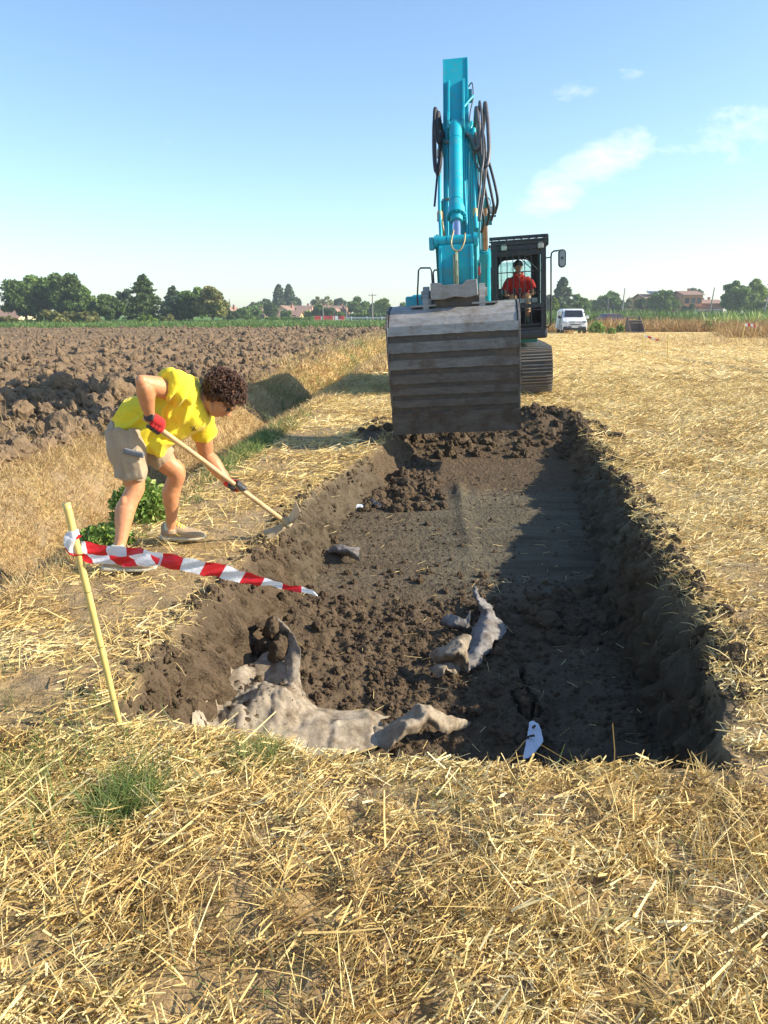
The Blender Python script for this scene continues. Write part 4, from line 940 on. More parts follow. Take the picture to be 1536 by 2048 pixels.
# hem hanging loose toward the ground
s.loft([ring((300, 860), (352, 884), .13, 4.86), ring((290, 868), (332, 905), .12, 4.85), ring((300, 880), (324, 914), .08, 4.84)], 24)
sm_ = remesh(s, .008, 5, .6)
def folds(V, N):
    d = (V-np.array(at(330, 820, 4.88)))
    a = d[:, 0]*.85-d[:, 2]*.55; c = d[:, 0]*.55+d[:, 2]*.85
    f = .32-np.abs(vn(a*11+2*vn(V[:, 0]*5, V[:, 2]*5, 3), c*2.6, 5)-.5)*2.4; g = vn(V[:, 0]*9+V[:, 2]*4, V[:, 2]*16-V[:, 0]*7+V[:, 1]*5, 8)-.5
    ar = np.exp(-((V[:, 0]-at(352, 800, 4.7).x)**2+(V[:, 2]-at(352, 800, 4.7).z)**2)/.012)
    h = vn(a*34+3*g, c*6, 15)-.5; return .034*f+.018*g+.010*h+.016*ar*np.sin(a*95+5*g)
displace(sm_, folds)
SHIRT = wlink('t_shirt', sm_, M['yellow'])
# neck / sleeve openings are closed by the body; small dark chest logo
lg = MB(); L0 = at(388, 857, 4.72)
def lp(px, py): return at(px, py, 4.72)+Vector((0, 0, 0))
dg = bpy.context.evaluated_depsgraph_get()
from mathutils.bvhtree import BVHTree
bv = BVHTree.FromPolygons([v.co+WO for v in sm_.vertices], [p.vertices[:] for p in sm_.polygons])
def on_shirt(px, py):
    o_ = Vector((0, 0, HC)); d = (at(px, py, 5)-o_).normalized(); h = bv.ray_cast(o_, d); return (h[0]+h[1]*.0035) if h[0] else None
for ln in ([(380, 856), (384, 853), (388, 855), (384, 858), (388, 860), (392, 857)], [(382, 861), (387, 859), (390, 852), (391, 850)]):
    q = [on_shirt(*p) for p in ln]; q = [p for p in q if p]
    if len(q) > 2: lg.tube(q, .0018, 5)
if lg.v: 
    lo = lg.mesh('shirt_logo'); wlink('shirt_logo', lo, M['gblk'], parent=None)
# --- shorts
s = MB()
s.ball(at(258, 866, 4.88), (.130, .158, .128), 24)
s.loft([ring((238, 846), (300, 882), .13, 4.88), ring((220, 864), (298, 905), .155, 4.88)], 28)
s.tube([at(256, 862, 4.78), at(256, 900, 4.75), at(258, 935, 4.74), at(257, 958, 4.73)], [.135, .122, .108, .103], 28)
s.tube([at(275, 868, 4.97), at(302, 892, 5.0), at(322, 910, 5.02), at(330, 917, 5.03)], [.13, .115, .102, .098], 28)
sh_ = remesh(s, .008, 5, .6)
displace(sh_, lambda V, N: .010*(vn(V[:, 0]*55+4*vn(V[:, 1]*8, V[:, 2]*6, 4), V[:, 2]*5, 17)-.5)+.026*(vn(V[:, 0]*22+3*vn(V[:, 1]*4, V[:, 2]*4, 2), V[:, 2]*3.2, 7)-.5)+.010*n3(V, 16, 5))
SHO = wlink('shorts', sh_, M['beige'])
pk = MB(); pc = at(264, 930, 4.605); pk.box((pc.x, pc.y, pc.z), (.115, .035, .19), (0, R(-9), 0)); pkm = remesh(pk, .007, 6, .6); displace(pkm, lambda V, N: .008*n3(V, 25, 6)); wlink('cargo_pocket', pkm, M['beige'])
pk = MB(); pc = at(268, 906, 4.588); pk.box((pc.x, pc.y, pc.z), (.125, .030, .035), (0, R(14), 0)); wlink('pocket_flap', remesh(pk, .005, 5, .5), cloth('grey_flap', (.16, .17, .18)))
# --- feet
def foot(ank, toe, heel, y, lc=(.78, .66, .10)):
    a, t_, h_ = ank, at(*toe, y), at(*heel, y)
    z0 = float(height(a.x, a.y, False))+.022; t_.z = z0; h_.z = z0
    d = (t_-h_); Ln = d.length; d.normalize(); n = Vector((0, 0, 1)); sd = d.cross(n)
    sc = lambda k, zc, hw, hh: (h_+d*(Ln*k)+n*zc, sd*hw, n*hh)
    u = MB(); u.loft([sc(.02, .065, .024, .045), sc(.07, .070, .036, .062), sc(.18, .075, .041, .068), sc(.32, .072, .042, .066), sc(.45, .062, .045, .052), sc(.62, .050, .051, .039), sc(.80, .043, .051, .032), sc(.92, .039, .043, .026), sc(.99, .034, .024, .016)], 20)
    u.tube([a+n*.00, a-n*.03], [.047, .050], 16)
    me_ = remesh(u, .006, 3); SHOE = wlink('shoe', me_, M['shoe'])
    u = MB(); u.loft([sc(-.02, .022, .030, .020), sc(.06, .018, .046, .024), sc(.25, .016, .045, .022), sc(.45, .015, .047, .019), sc(.66, .015, .057, .018), sc(.85, .016, .055, .018), sc(1.01, .025, .030, .014)], 20)
    o = link('sole', remesh(u, .005, 2), M['sole'], SHOE); o.data.transform(Matrix.Translation(-WO))
    u = MB()
    for k in range(5):
        c = h_+d*(Ln*(.36+.06*k))+n*(.132-.013*k); u.tube([c-sd*.030-n*.008, c+n*.005, c+sd*.030-n*.008], .0052, 6)
    u.tube([h_+d*Ln*.30+n*.115-sd*.038, h_+d*Ln*.45+n*.05-sd*.048, h_+d*Ln*.5+n*.10-sd*.036], .0055, 6); u.tube([h_+d*Ln*.30+n*.09+sd*.036, h_+d*Ln*.45+n*.04+sd*.044, h_+d*Ln*.5+n*.08+sd*.035], .003, 6)
    o = link('lace', u.mesh('lace'), plain('lace_cord', lc, .7), SHOE); o.data.transform(Matrix.Translation(-WO))
    u = MB(); u.tube([a+n*.055, a+n*.02, a-n*.03], [.041, .043, .046], 16); wlink('sock', remesh(u, .006, 2), M['sock'])
foot(ra, (312, 1135), (206, 1135), 4.50, (.75, .10, .22)); foot(la, (411, 1083), (323, 1083), 5.18)
# --- hoe (mattock): own thing, resting on the lip
ha = at(299, 843, 4.62); hb_ = gp(573, 1046, .12); hd = (hb_-ha).normalized()
HO = empty('hoe', hb_, label='long wooden handled hoe with a muddy two sided blade held by the worker', cat='hoe')
M['wood'] = plain('ash_wood', (.55, .36, .17), .55, 0, .25, 12, ((.35, .30, .24), .35, 14), .2, 90)
u = MB(); u.tube([ha-hd*.04, ha.lerp(hb_, .3)+Vector((0, 0, .004)), ha.lerp(hb_, .6), hb_+hd*.03], [.0165, .0165, .0165, .019], 14); o = u.build('handle', M['wood'], HO); o.data.transform(Matrix.Translation(-HO.location))
rust = steel('muddy_iron', (.42, .32, .18), (.62, .50, .30), (.30, .22, .13), .7, .05); u = MB()
side = hd.cross(Vector((0, -1, 0))).normalized(); dp = hd.cross(side).normalized()     # side: across handle, in picture plane
if side.z < 0: side = -side
def bl(t, w, th): c = hb_+hd*(.0)+side*t[0]+hd*t[1]; return (c, dp*w, hd*th)
def slab(pts):
    """flat tapering blade from rings of (along side, along handle, half width, half thickness)"""
    V = []; 
    for a_, h__, w, th in pts:
        c = hb_+side*a_+hd*h__; V += [c-dp*w-hd*th, c+dp*w-hd*th, c+dp*w+hd*th, c-dp*w+hd*th]
    n = len(pts); F = [(i*4+j, i*4+(j+1) % 4, i*4+4+(j+1) % 4, i*4+4+j) for i in range(n-1) for j in range(4)]+[(3, 2, 1, 0), tuple(range(n*4-4, n*4))]
    u.add(V, F)
slab([(.02, 0, .026, .013), (.05, .0, .040, .008), (.10, -.014, .056, .006), (.155, -.042, .064, .004)])
slab([(-.02, 0, .026, .013), (-.05, .0, .036, .008), (-.11, -.014, .048, .006), (-.175, -.05, .052, .004)])
u.cyl(hb_-hd*.03, hb_+hd*.03, .030, n=18)
o = u.build('blade', rust, HO, .002); o.data.transform(Matrix.Translation(-HO.location))
# --- gloves: fingers curl around the handle
def glove(wr, cpt, name_lab, flip=1):
    ax = hd; r0 = .0165+.011
    back = (cpt-(wr)).normalized(); rad = (wr-cpt); rad = (rad-ax*rad.dot(ax)).normalized(); oth = ax.cross(rad)*flip
    def c_(al, ang, rr): return cpt+ax*al+(rad*math.cos(ang)+oth*math.sin(ang))*rr
    red, blk = MB(), MB()
    pal = cpt+rad*.042
    red.tube([wr-(pal-wr).normalized()*.02, wr.lerp(pal, .5), pal], [.034, .036, .034], 16)
    red.ball(cpt+rad*.036, (.042, .034, .038), 16)
    for i, (al, ln) in enumerate(((-.036, 1.0), (-.012, 1.12), (.012, 1.08), (.034, .88))):
        angs = [.25, .75, 1.25, 1.8, 2.4, 3.0, 3.5]
        m = 3
        red.tube([c_(al*.9, .0, .042), c_(al, .4, .037), c_(al, .9, .034), c_(al, 1.5, .031)], [.013, .0125, .012, .0115], 12)
        e = 3.3*ln
        blk.tube([c_(al, 1.45, .031), c_(al, 2.1, .028), c_(al, 2.7, .027), c_(al, min(e, 3.7), .028)], [.0118, .0112, .0105, .009], 12)
    blk.tube([c_(-.045*flip, -.2, .040), c_(-.058, -.8, .036), c_(-.05, -1.5, .031), c_(-.035, -2.2, .030)], [.016, .0145, .0125, .0105], 12)
    blk.ball(c_(-.02, -.55, .036), (.026, .024, .026), 14)
    o = wlink('glove', remesh(red, .004, 3), M['gred']); o['label'] = name_lab
    m2 = remesh(blk, .004, 3); m2.transform(Matrix.Translation(-WO)); link('palm_coating', m2, M['gblk'], o)
glove(rw, at(310, 853, 4.64), 'red and black work glove at the top of the hoe handle', 1)
lp_ = ha+hd*((at(468, 976, 5.05)-ha).dot(hd)); glove(lw, lp_, 'red and black work glove halfway down the handle', 1)
u = MB(); wd = (rw-re).normalized(); u.cyl(rw-wd*.016, rw+wd*.016, .037, n=20); u.box(rw+Vector((.012, -.034, .0)), (.038, .014, .038)); wlink('wristwatch', remesh(u, .004, 1), M['rubber'])

# ================================================================ excavator operator
OP = empty('person', EXM @ Vector((1.02, -.8, 1.36)), (0, ROLL, YAW), 'operator in red polo shirt sitting in the excavator cab', 'person')
OO = Vector((1.02, -.8, 1.36))
def olink(name, me, mat): me.transform(Matrix.Translation(-OO)); return link(name, me, mat, OP)
E3 = lambda x, L, z: Vector((x, -L, z))
b = MB()
hc2 = E3(1.01, 1.12, 2.48)
b.ball(hc2, (.078, .095, .10), 16); b.ball(hc2+Vector((0, -.05, -.05)), (.06, .06, .065), 14); b.ball(hc2+Vector((0, -.10, -.045)), (.014, .02, .02), 10)
for sg in (-1, 1): b.ball(hc2+Vector((sg*.078, 0, -.02)), (.012, .018, .028), 10)
b.tube([E3(1.02, .95, 2.25), E3(1.01, 1.0, 2.40)], [.062, .058], 14)
for sg, k in ((-1, 0), (1, 1)):
    sh = E3(1.02+sg*.20, .95, 2.22); el = E3(1.02+sg*.30, 1.0, 1.96); wr = E3(1.02+sg*.25, 1.22, 1.93)
    limb(b, [(sh, .05), (el, .042), ]); limb(b, [(el, .042), (el.lerp(wr, .4), .040), (wr, .028)])
    b.ball(wr+Vector((0, -.05, 0)), (.035, .045, .03), 12)
    for f in range(4): b.tube([wr+Vector((-.024+f*.016, -.08, .01)), wr+Vector((-.024+f*.016, -.115, .0)), wr+Vector((-.024+f*.016, -.12, -.03))], [.009, .0085, .007], 8)
    b.tube([wr+Vector((-sg*.03, -.04, 0)), wr+Vector((-sg*.045, -.08, .0)), wr+Vector((-sg*.03, -.105, -.01))], [.011, .010, .008], 8)
    hp_ = E3(1.02+sg*.10, .75, 1.84); kn = E3(1.03+sg*.15, 1.36, 1.88); an_ = E3(1.03+sg*.15, 1.50, 1.46)
    limb(b, [(hp_, .10), (hp_.lerp(kn, .6), .085), (kn, .066)]); limb(b, [(kn, .066), (kn.lerp(an_, .3), .062), (an_, .038)])
olink('body', remesh(b, .008, 3), M['skin'])
b = MB(); b.loft([(E3(1.02, .75, 1.80), (.21, 0, 0), (0, .15, 0)), (E3(1.02, .80, 1.92), (.225, 0, 0), (0, .17, 0)), (E3(1.02, .88, 2.08), (.22, 0, 0), (0, .15, 0)), (E3(1.02, .93, 2.20), (.21, 0, 0), (0, .13, 0)), (E3(1.02, .96, 2.28), (.15, 0, 0), (0, .09, 0)), (E3(1.02, .98, 2.33), (.075, 0, 0), (0, .07, 0))], 24)
for sg in (-1, 1): b.tube([E3(1.02+sg*.15, .94, 2.22), E3(1.02+sg*.24, .96, 2.14), E3(1.02+sg*.275, .98, 2.03)], [.085, .078, .072], 16)
me_ = remesh(b, .01, 4); displace(me_, lambda V, N: .018*n3(V, 11, 3)); olink('polo_shirt', me_, M['red'])
b = MB(); b.tube([E3(.94, 1.03, 2.33), E3(1.0, 1.10, 2.28), E3(1.02, 1.12, 2.24)], [.02, .018, .012], 8); b.tube([E3(1.10, 1.03, 2.33), E3(1.04, 1.10, 2.28), E3(1.02, 1.12, 2.24)], [.02, .018, .012], 8); b.tube([E3(.94, 1.03, 2.33), E3(.95, .93, 2.37), E3(1.09, .93, 2.37), E3(1.10, 1.03, 2.33)], .02, 8); olink('collar', b.mesh('c'), M['red'])
b = MB(); b.ball(hc2+Vector((0, .01, .035)), (.100, .105, .09), 16); b.ball(hc2+Vector((0, -.045, .062)), (.082, .065, .05), 14); me_ = remesh(b, .01, 1); displace(me_, lambda V, N: .014*n3(V, 35, 8)); olink('hair', me_, plain('dark_hair', (.03, .028, .02), .6, 0, .5, 60))
b = MB()
for sg in (-1, 1): b.tube([E3(1.02+sg*.09, .72, 1.84), E3(1.03+sg*.13, 1.08, 1.86)], [.12, .10], 16)
olink('shorts', remesh(b, .01, 3), M['dkcl'])
for sg in (-1, 1):
    b = MB(); a_ = E3(1.03+sg*.15, 1.50, 1.44); b.tube([a_+Vector((0, 0, .06)), a_, a_+Vector((0, -.02, -.05))], [.05, .05, .055], 12); b.ball(a_+Vector((0, -.09, -.045)), (.048, .12, .038), 14); olink('boot', remesh(b, .008, 2), plain('green_boot', (.10, .12, .07), .7))

# ================================================================ bamboo stakes and barrier tape
M['bamboo'] = plain('bamboo', (.66, .50, .16), .42, 0, .18, 6, ((.40, .28, .10), .22, 25))
def stake(px, top, base, r, label, group=None, ypos=None):
    b0 = gp(*base); b0.z = float(height(b0.x, b0.y, False)); t0 = at(*top, ypos or b0.y)
    e = empty('bamboo_stake', b0, label=label, cat='stake', group=group); u = MB(); d = t0-b0; n = 40
    q = [b0-d.normalized()*.06+d*(1.0*i/n) for i in range(n+1)]; rr = []
    for i in range(n+1):
        ph = (i/n*4.3) % 1; rr.append(r*(1.0-.25*(1-i/n))*(1+.10*math.exp(-((ph-.5)/.035)**2)))
    u.tube(q, rr, 14, smooth=False); o = u.build('cane', M['bamboo'], e); o.data.transform(Matrix.Translation(-b0)); 
    for k in range(4):
        u = MB(); c = b0+d*((k+.5)/4.3); u.cyl(c-d.normalized()*.0012, c+d.normalized()*.0012, r*(1.0-.25*(1-(k+.5)/4.3))*1.06, n=14)
        o = u.build('node_ring', M['dkcl'], e); o.data.transform(Matrix.Translation(-b0))
    return b0, t0
S0, S1 = stake(0, (125, 974), (241, 1466), .0145, 'tall yellow bamboo stake leaning at the near left trench corner with tape tied on')
def tape_mat():
    t = NT('barrier_tape'); u = t.attr('u'); f = t.math('FRACT', u); k = t.ramp(f, [(0, (.74, .75, .78)), (.5, (.74, .75, .78)), (.505, (.62, .02, .025)), (1, (.62, .02, .025))])
    for n_ in t.t.nodes:
        if n_.type == 'VALTORGB': n_.color_ramp.interpolation = 'CONSTANT'
    t.fin(k, .28, 0, t.bump(t.noise(30, 4, .6), .5, .01)); d = t.n('ShaderNodeBsdfTranslucent'); t.l(k, d.inputs[0]); mx = t.n('ShaderNodeMixShader'); mx.inputs[0].default_value = .3
    t.l(t.b.outputs[0], mx.inputs[1]); t.l(d.outputs[0], mx.inputs[2]); t.l(mx.outputs[0], t.out.inputs[0]); return t.m
M['tape'] = tape_mat()
def strip(name, rows, parent, period=.22, u0=0, slant=.0, loc=None, sub=10):
    """rows: list of (upper point, lower point); a ribbon with red and white bands along its length"""
    A = spline([Vector(a) for a, b in rows], sub); B = spline([Vector(b) for a, b in rows], sub); n = len(A); m = 6; V = []; U = []; s_ = 0
    for i in range(n):
        if i: s_ += ((A[i]+B[i])/2-(A[i-1]+B[i-1])/2).length
        for j in range(m+1):
            t = j/m; p = A[i].lerp(B[i], t); p += Vector((0, .006*math.sin(s_*38+t*5)+.004*math.sin(s_*90+t*9), .002*math.sin(s_*60))); V.append(p-(loc or Vector((0, 0, 0)))); U.append((s_-slant*t)/period+u0)
    F = [(i*(m+1)+j, i*(m+1)+j+1, (i+1)*(m+1)+j+1, (i+1)*(m+1)+j) for i in range(n-1) for j in range(m)]
    return link(name, mesh_np(name, np.array([tuple(v) for v in V]), np.array(F), True, {'u': U}), M['tape'], parent)
t0 = at(150, 1085, 2.66); TP = empty('barrier_tape', t0, label='red and white striped tape fluttering from the tall bamboo stake across the worker’s feet', cat='tape')
yy = 2.66
rows = [(at(160, 1083, yy+.03), at(165, 1104, yy+.03)), (at(205, 1090, yy+.05), at(200, 1118, yy+.05)), (at(255, 1094, yy+.04), at(250, 1128, yy+.03)), (at(310, 1103, yy), at(300, 1128, yy)), (at(365, 1114, yy-.02), at(350, 1140, yy-.02)), (at(420, 1124, yy), at(400, 1148, yy)),
        (at(475, 1138, yy+.03), at(455, 1160, yy+.03)), (at(525, 1155, yy+.05), at(510, 1170, yy+.05)), (at(570, 1167, yy+.05), at(562, 1176, yy+.05)), (at(605, 1176, yy+.04), at(600, 1186, yy+.04)), (at(625, 1180, yy+.03), at(626, 1190, yy+.04)), (at(636, 1191, yy+.03), at(635, 1191.5, yy+.03))]
strip('upper_strand', rows, TP, .155, .42, .012, t0)
rows = [(at(142, 1060, yy-.03), at(165, 1072, yy-.03)), (at(127, 1075, yy-.05), at(150, 1085, yy-.045)), (at(131, 1100, yy-.05), at(150, 1100, yy-.04)), (at(146, 1108, yy-.045), at(156, 1119, yy-.04)), (at(175, 1108, yy-.03), at(175, 1124, yy-.03)), (at(230, 1113, yy-.02), at(225, 1130, yy-.02)), (at(285, 1108, yy-.012), at(285, 1132, yy-.015)), (at(320, 1116, yy-.012), at(315, 1132, yy-.02))]
strip('lower_strand', rows, TP, .155, .1, .04, t0)
u = MB(); c = S0+(S1-S0)*((at(150, 1064, yy).z-S0.z)/(S1.z-S0.z)); dd = (S1-S0).normalized(); u.cyl(c-dd*.012, c+dd*.014, .0195, n=16); o = u.build('knot', plain('white_tape', (.74, .75, .78), .3), TP); o.data.transform(Matrix.Translation(-t0))
def far_stake(top, base, label, tape=None, tlabel=None):
    b0, t_ = stake(0, top, base, .022, label)
    if tape:
        e = empty('barrier_tape', t_, label=tlabel, cat='tape'); rows = [(at(a[0], a[1], b0.y), at(a[0]+1, a[1]+a[2], b0.y)) for a in tape]; strip('strand', rows, e, .30, 0, 0, t_)
far_stake((1287, 666), (1286, 716), 'bamboo stake with tape, left of the two thin stakes on the straw field', [(1287, 669, 4), (1295, 672, 4), (1304, 674, 3.5), (1312, 678, 3), (1318, 678, 2)], 'small red and white tape on the stake before the spare bucket')
far_stake((1337, 664), (1335, 722), 'bare bamboo stake, right of the two thin stakes on the straw field')
far_stake((1490, 645), (1483, 689), 'leaning bamboo stake at the far right beside the weeds', [(1489, 647, 5), (1497, 647, 5.5), (1505, 648, 5), (1512, 651, 4)], 'red and white tape on the far right leaning stake')

# ================================================================ geotextile
def fabric_mat(name, a, b, dirt):
    t = NT(name); k = t.ramp(t.noise(5, 5), [(.3, a), (.7, b)]); k = t.mix(t.ramp(t.noise(6, 8, .75), [(.42, 0.), (.60, .88)]), k, dirt); k = t.mix(t.ramp(t.noise(70, 5, .8), [(.55, 0.), (.68, .7)]), k, dirt)
    k = t.mix(t.ramp(t.noise(150, 4, .8), [(.60, 0.), (.66, .8)]), k, (.07, .05, .035))
    return t.fin(k, .95, 0, t.bump(t.noise(170, 4, .8), .5, .003, t.bump(t.noise(12, 5), .4, .02)), .1)
M['fab'] = fabric_mat('dirty_felt', (.30, .25, .18), (.50, .43, .33), (.15, .11, .07))
M['fab2'] = fabric_mat('grey_felt', (.22, .21, .20), (.36, .35, .33), (.11, .09, .075))
M['liner'] = fabric_mat('white_liner', (.62, .68, .76), (.72, .76, .82), (.62, .68, .76))
def sheet(name, rows, mat, label, wr=.02, wf=6, thick=.0025, seed=0, ragged=.02, drop=True, lift=.14):
    """rows of (px,py,z) surveyed points of the cloth, interpolated smoothly, folded by noise"""
    G = [[gp(c[0], c[1], c[2]+lift*(1-min(1, max(0, (c[0]-400)/450)))) for c in r] for r in rows]; G = [spline(r, 14) for r in G]; m = min(len(r) for r in G); cols = [spline([r[j] for r in G], 14) for j in range(m)]
    A = np.array([[tuple(p) for p in c] for c in cols]); n1, n2 = A.shape[:2]
    uu, vv = np.meshgrid(np.linspace(0, 1, n1), np.linspace(0, 1, n2), indexing='ij')
    x, y = A[..., 0], A[..., 1]; q = x*wf+.9*fbm(x*2, y*2, 2, seed)
    rg = lambda a, b, k: 1-np.abs(fbm(a, b, 3, k))*2.6
    A[..., 2] += wr*.45*rg(q*.55+y*1.2, y*wf*.22, seed+1)-wr*.3+.04*wr*fbm(x*40, y*40, 2, seed+6)
    rs_ = np.random.default_rng(seed+50); cx_, cy_, ex, ey = x.mean(), y.mean(), np.ptp(x), np.ptp(y)
    for _k in range(16):
        th = rs_.uniform(0, math.pi); c0_ = (rs_.uniform(-.5, .5)*ex, rs_.uniform(-.5, .5)*ey); nx_, ny_ = math.cos(th), math.sin(th)
        d_k = (x-cx_-c0_[0])*nx_+(y-cy_-c0_[1])*ny_+.012*fbm(x*6, y*6, 2, seed+60+_k); al = -(x-cx_-c0_[0])*ny_+(y-cy_-c0_[1])*nx_; ln_ = rs_.uniform(.12, .4)
        A[..., 2] += wr*rs_.choice([-.7, 1.0])*rs_.uniform(.4, 1.1)*np.exp(-np.abs(d_k)/(.018+wr*.9))*np.exp(-(al/ln_)**2)
    A[..., 2] += .16*wr*np.sin(q*11+7*fbm(x*3, y*3, 2, seed+8))*np.clip(fbm(x*4, y*4, 2, seed+9)+.1, 0, 1)
    A[..., 0] += ragged*(fbm(x*9, y*9, 3, seed+4)+.5*fbm(x*40, y*40, 2, seed+4))*.6; A[..., 1] += ragged*(fbm(x*9+7, y*9, 3, seed+5)+.5*fbm(x*40, y*40+5, 2, seed+5))*.6
    A[..., 0] = np.maximum(A[..., 0], XL(A[..., 1])+.11); A[..., 1] = np.maximum(A[..., 1], 2.55)
    if drop: A[..., 2] = np.maximum(A[..., 2], height(A[..., 0], A[..., 1], False)+.006)
    idx = np.arange(n1*n2).reshape(n1, n2); F = np.stack([idx[:-1, :-1], idx[1:, :-1], idx[1:, 1:], idx[:-1, 1:]], -1).reshape(-1, 4)
    c0 = A.reshape(-1, 3).mean(0); o = link(name, mesh_np(name, A.reshape(-1, 3)-c0, F, True), mat); o.location = c0; tag(o, label, 'fabric')
    s_ = o.modifiers.new('thickness', 'SOLIDIFY'); s_.thickness = thick; return o
sheet('geotextile_sheet', [[(438, 1362, -.60), (482, 1334, -.56), (512, 1322, -.55), (546, 1300, -.50), (588, 1330, -.50), (602, 1378, -.56), (648, 1418, -.60), (700, 1425, -.60), (778, 1431, -.62)],
                           [(398, 1400, -.62), (440, 1385, -.58), (490, 1380, -.60), (540, 1375, -.60), (575, 1388, -.52), (612, 1415, -.58), (665, 1440, -.60), (715, 1445, -.60), (760, 1452, -.62)],
                           [(358, 1440, -.62), (415, 1425, -.60), (465, 1435, -.62), (520, 1440, -.62), (565, 1445, -.60), (620, 1460, -.60), (670, 1470, -.60), (720, 1478, -.61), (778, 1490, -.63)],
                           [(370, 1500, -.64), (430, 1500, -.64), (480, 1505, -.64), (530, 1505, -.64), (575, 1510, -.63), (620, 1512, -.63), (670, 1510, -.63), (705, 1502, -.63), (735, 1498, -.64)]], M['fab'], 'large dirty beige fabric sheet spread in the near left corner of the trench', .042, 7, seed=3, ragged=.03)
sheet('geotextile_flap', [[(540, 1240, -.40), (552, 1234, -.38), (566, 1246, -.38)], [(552, 1258, -.42), (568, 1254, -.38), (588, 1270, -.39)], [(562, 1284, -.46), (580, 1276, -.41), (600, 1294, -.42)], [(568, 1315, -.50), (586, 1308, -.46), (602, 1322, -.47)], [(574, 1340, -.50), (584, 1345, -.49), (598, 1350, -.50)], [(560, 1378, -.56), (584, 1385, -.55), (612, 1392, -.56)]], M['fab'], 'upright flap of pale fabric leaning on the large clod', .012, 9, seed=5, ragged=.03)
sheet('geotextile_strip', [[(745, 1462, -.60), (772, 1452, -.58), (800, 1435, -.53), (850, 1425, -.50), (900, 1432, -.54), (942, 1443, -.61)], [(752, 1478, -.60), (790, 1470, -.56), (825, 1455, -.50), (870, 1448, -.53), (905, 1447, -.56), (938, 1450, -.62)],
                           [(760, 1492, -.62), (778, 1496, -.60), (808, 1482, -.58), (850, 1468, -.58), (895, 1460, -.59), (925, 1455, -.62)]], M['fab'], 'crumpled pale fabric strip reaching toward the white liner', .036, 12, seed=7, ragged=.03)
sheet('geotextile_strip', [[(944, 1176, -.47), (949, 1172, -.46), (954, 1178, -.47)], [(945, 1192, -.51), (952, 1196, -.49), (962, 1196, -.50)], [(956, 1212, -.54), (966, 1216, -.50), (984, 1215, -.53)], [(962, 1235, -.56), (976, 1232, -.50), (992, 1232, -.54)], [(944, 1258, -.56), (968, 1252, -.49), (1010, 1256, -.55)], [(940, 1284, -.57), (962, 1280, -.52), (1004, 1274, -.56)], [(930, 1312, -.58), (955, 1314, -.56), (980, 1300, -.58)], [(915, 1334, -.60), (935, 1342, -.60), (958, 1330, -.60)]], M['fab2'], 'torn grey fabric strip lying in the middle of the trench', .020, 10, seed=9, ragged=.045, lift=0)
sheet('geotextile_scrap', [[(856, 1308, -.56), (880, 1292, -.48), (908, 1275, -.42), (946, 1268, -.40)], [(864, 1318, -.56), (890, 1308, -.46), (920, 1296, -.42), (936, 1290, -.44)], [(872, 1330, -.58), (900, 1322, -.54), (925, 1318, -.50), (938, 1322, -.52)], [(880, 1340, -.60), (905, 1345, -.60), (925, 1340, -.60), (938, 1345, -.60)]], M['fab'], 'sunlit beige fabric scrap folded beside the torn grey strip', .026, 10, seed=11, ragged=.04)
sheet('geotextile_scrap', [[(878, 1240, -.54), (900, 1232, -.50), (925, 1238, -.50), (940, 1222, -.46)], [(884, 1252, -.58), (905, 1250, -.54), (928, 1252, -.54), (938, 1240, -.50)], [(900, 1262, -.62), (915, 1262, -.6), (930, 1258, -.58), (938, 1252, -.56)]], M['fab2'], 'small grey fabric scrap half buried behind the sunlit one', .014, 9, seed=13)
sheet('geotextile_scrap', [[(868, 1342, -.60), (882, 1334, -.56), (900, 1332, -.56), (912, 1340, -.6)], [(872, 1358, -.62), (884, 1352, -.58), (890, 1345, -.58), (905, 1352, -.62)]], M['fab'], 'tiny beige fabric rag in front of the sunlit scrap', .014, 14, seed=15, ragged=.06)
sheet('geotextile_roll', [[(652, 1094, -.53), (680, 1090, -.48), (700, 1094, -.46), (718, 1094, -.46)], [(656, 1102, -.53), (684, 1102, -.47), (704, 1106, -.45), (718, 1108, -.46)], [(668, 1106, -.56), (690, 1112, -.53), (704, 1118, -.52), (720, 1124, -.54)]], M['fab2'], 'curled grey fabric edge at the foot of the left trench wall', .012, 10, seed=17)
sheet('liner_scrap', [[(708, 1012, -.44), (720, 1010, -.43), (732, 1012, -.43)], [(712, 1018, -.46), (722, 1017, -.45), (730, 1018, -.45)]], M['liner'], 'small white liner scrap deep in the trench by the clod pile', .006, 9, seed=19)
sheet('liner_scrap', [[(738, 998, -.38), (750, 1004, -.39), (764, 1012, -.41), (772, 1018, -.43)], [(735, 1006, -.42), (748, 1011, -.42), (760, 1018, -.43), (770, 1024, -.45)]], M['fab2'], 'greyish fabric scrap deep in the trench by the clod pile', .012, 12, seed=21)
lt = sheet('white_liner', [[(1057, 1444, -.615), (1066, 1441, -.61), (1077, 1448, -.61)], [(1056, 1462, -.625), (1068, 1462, -.62), (1082, 1466, -.615)], [(1052, 1482, -.625), (1068, 1482, -.62), (1085, 1484, -.615)], [(1048, 1500, -.63), (1060, 1502, -.625), (1074, 1500, -.62)], [(1046, 1518, -.635), (1052, 1518, -.63), (1058, 1515, -.63)]], M['liner'], 'bright white liner exposed in a hole of the trench floor near the cracks', .004, 6, seed=23, ragged=.012)
lumps('liner_soil', np.array([tuple(gp(px, py, -.60)) for px, py in ((1066, 1455), (1069, 1452), (1062, 1472), (1056, 1475), (1067, 1471))]), np.array([.010, .008, .010, .009, .008]), 2, M['clod'], 31, 5, 'dark soil crumbs lying on the white liner', 'soil')
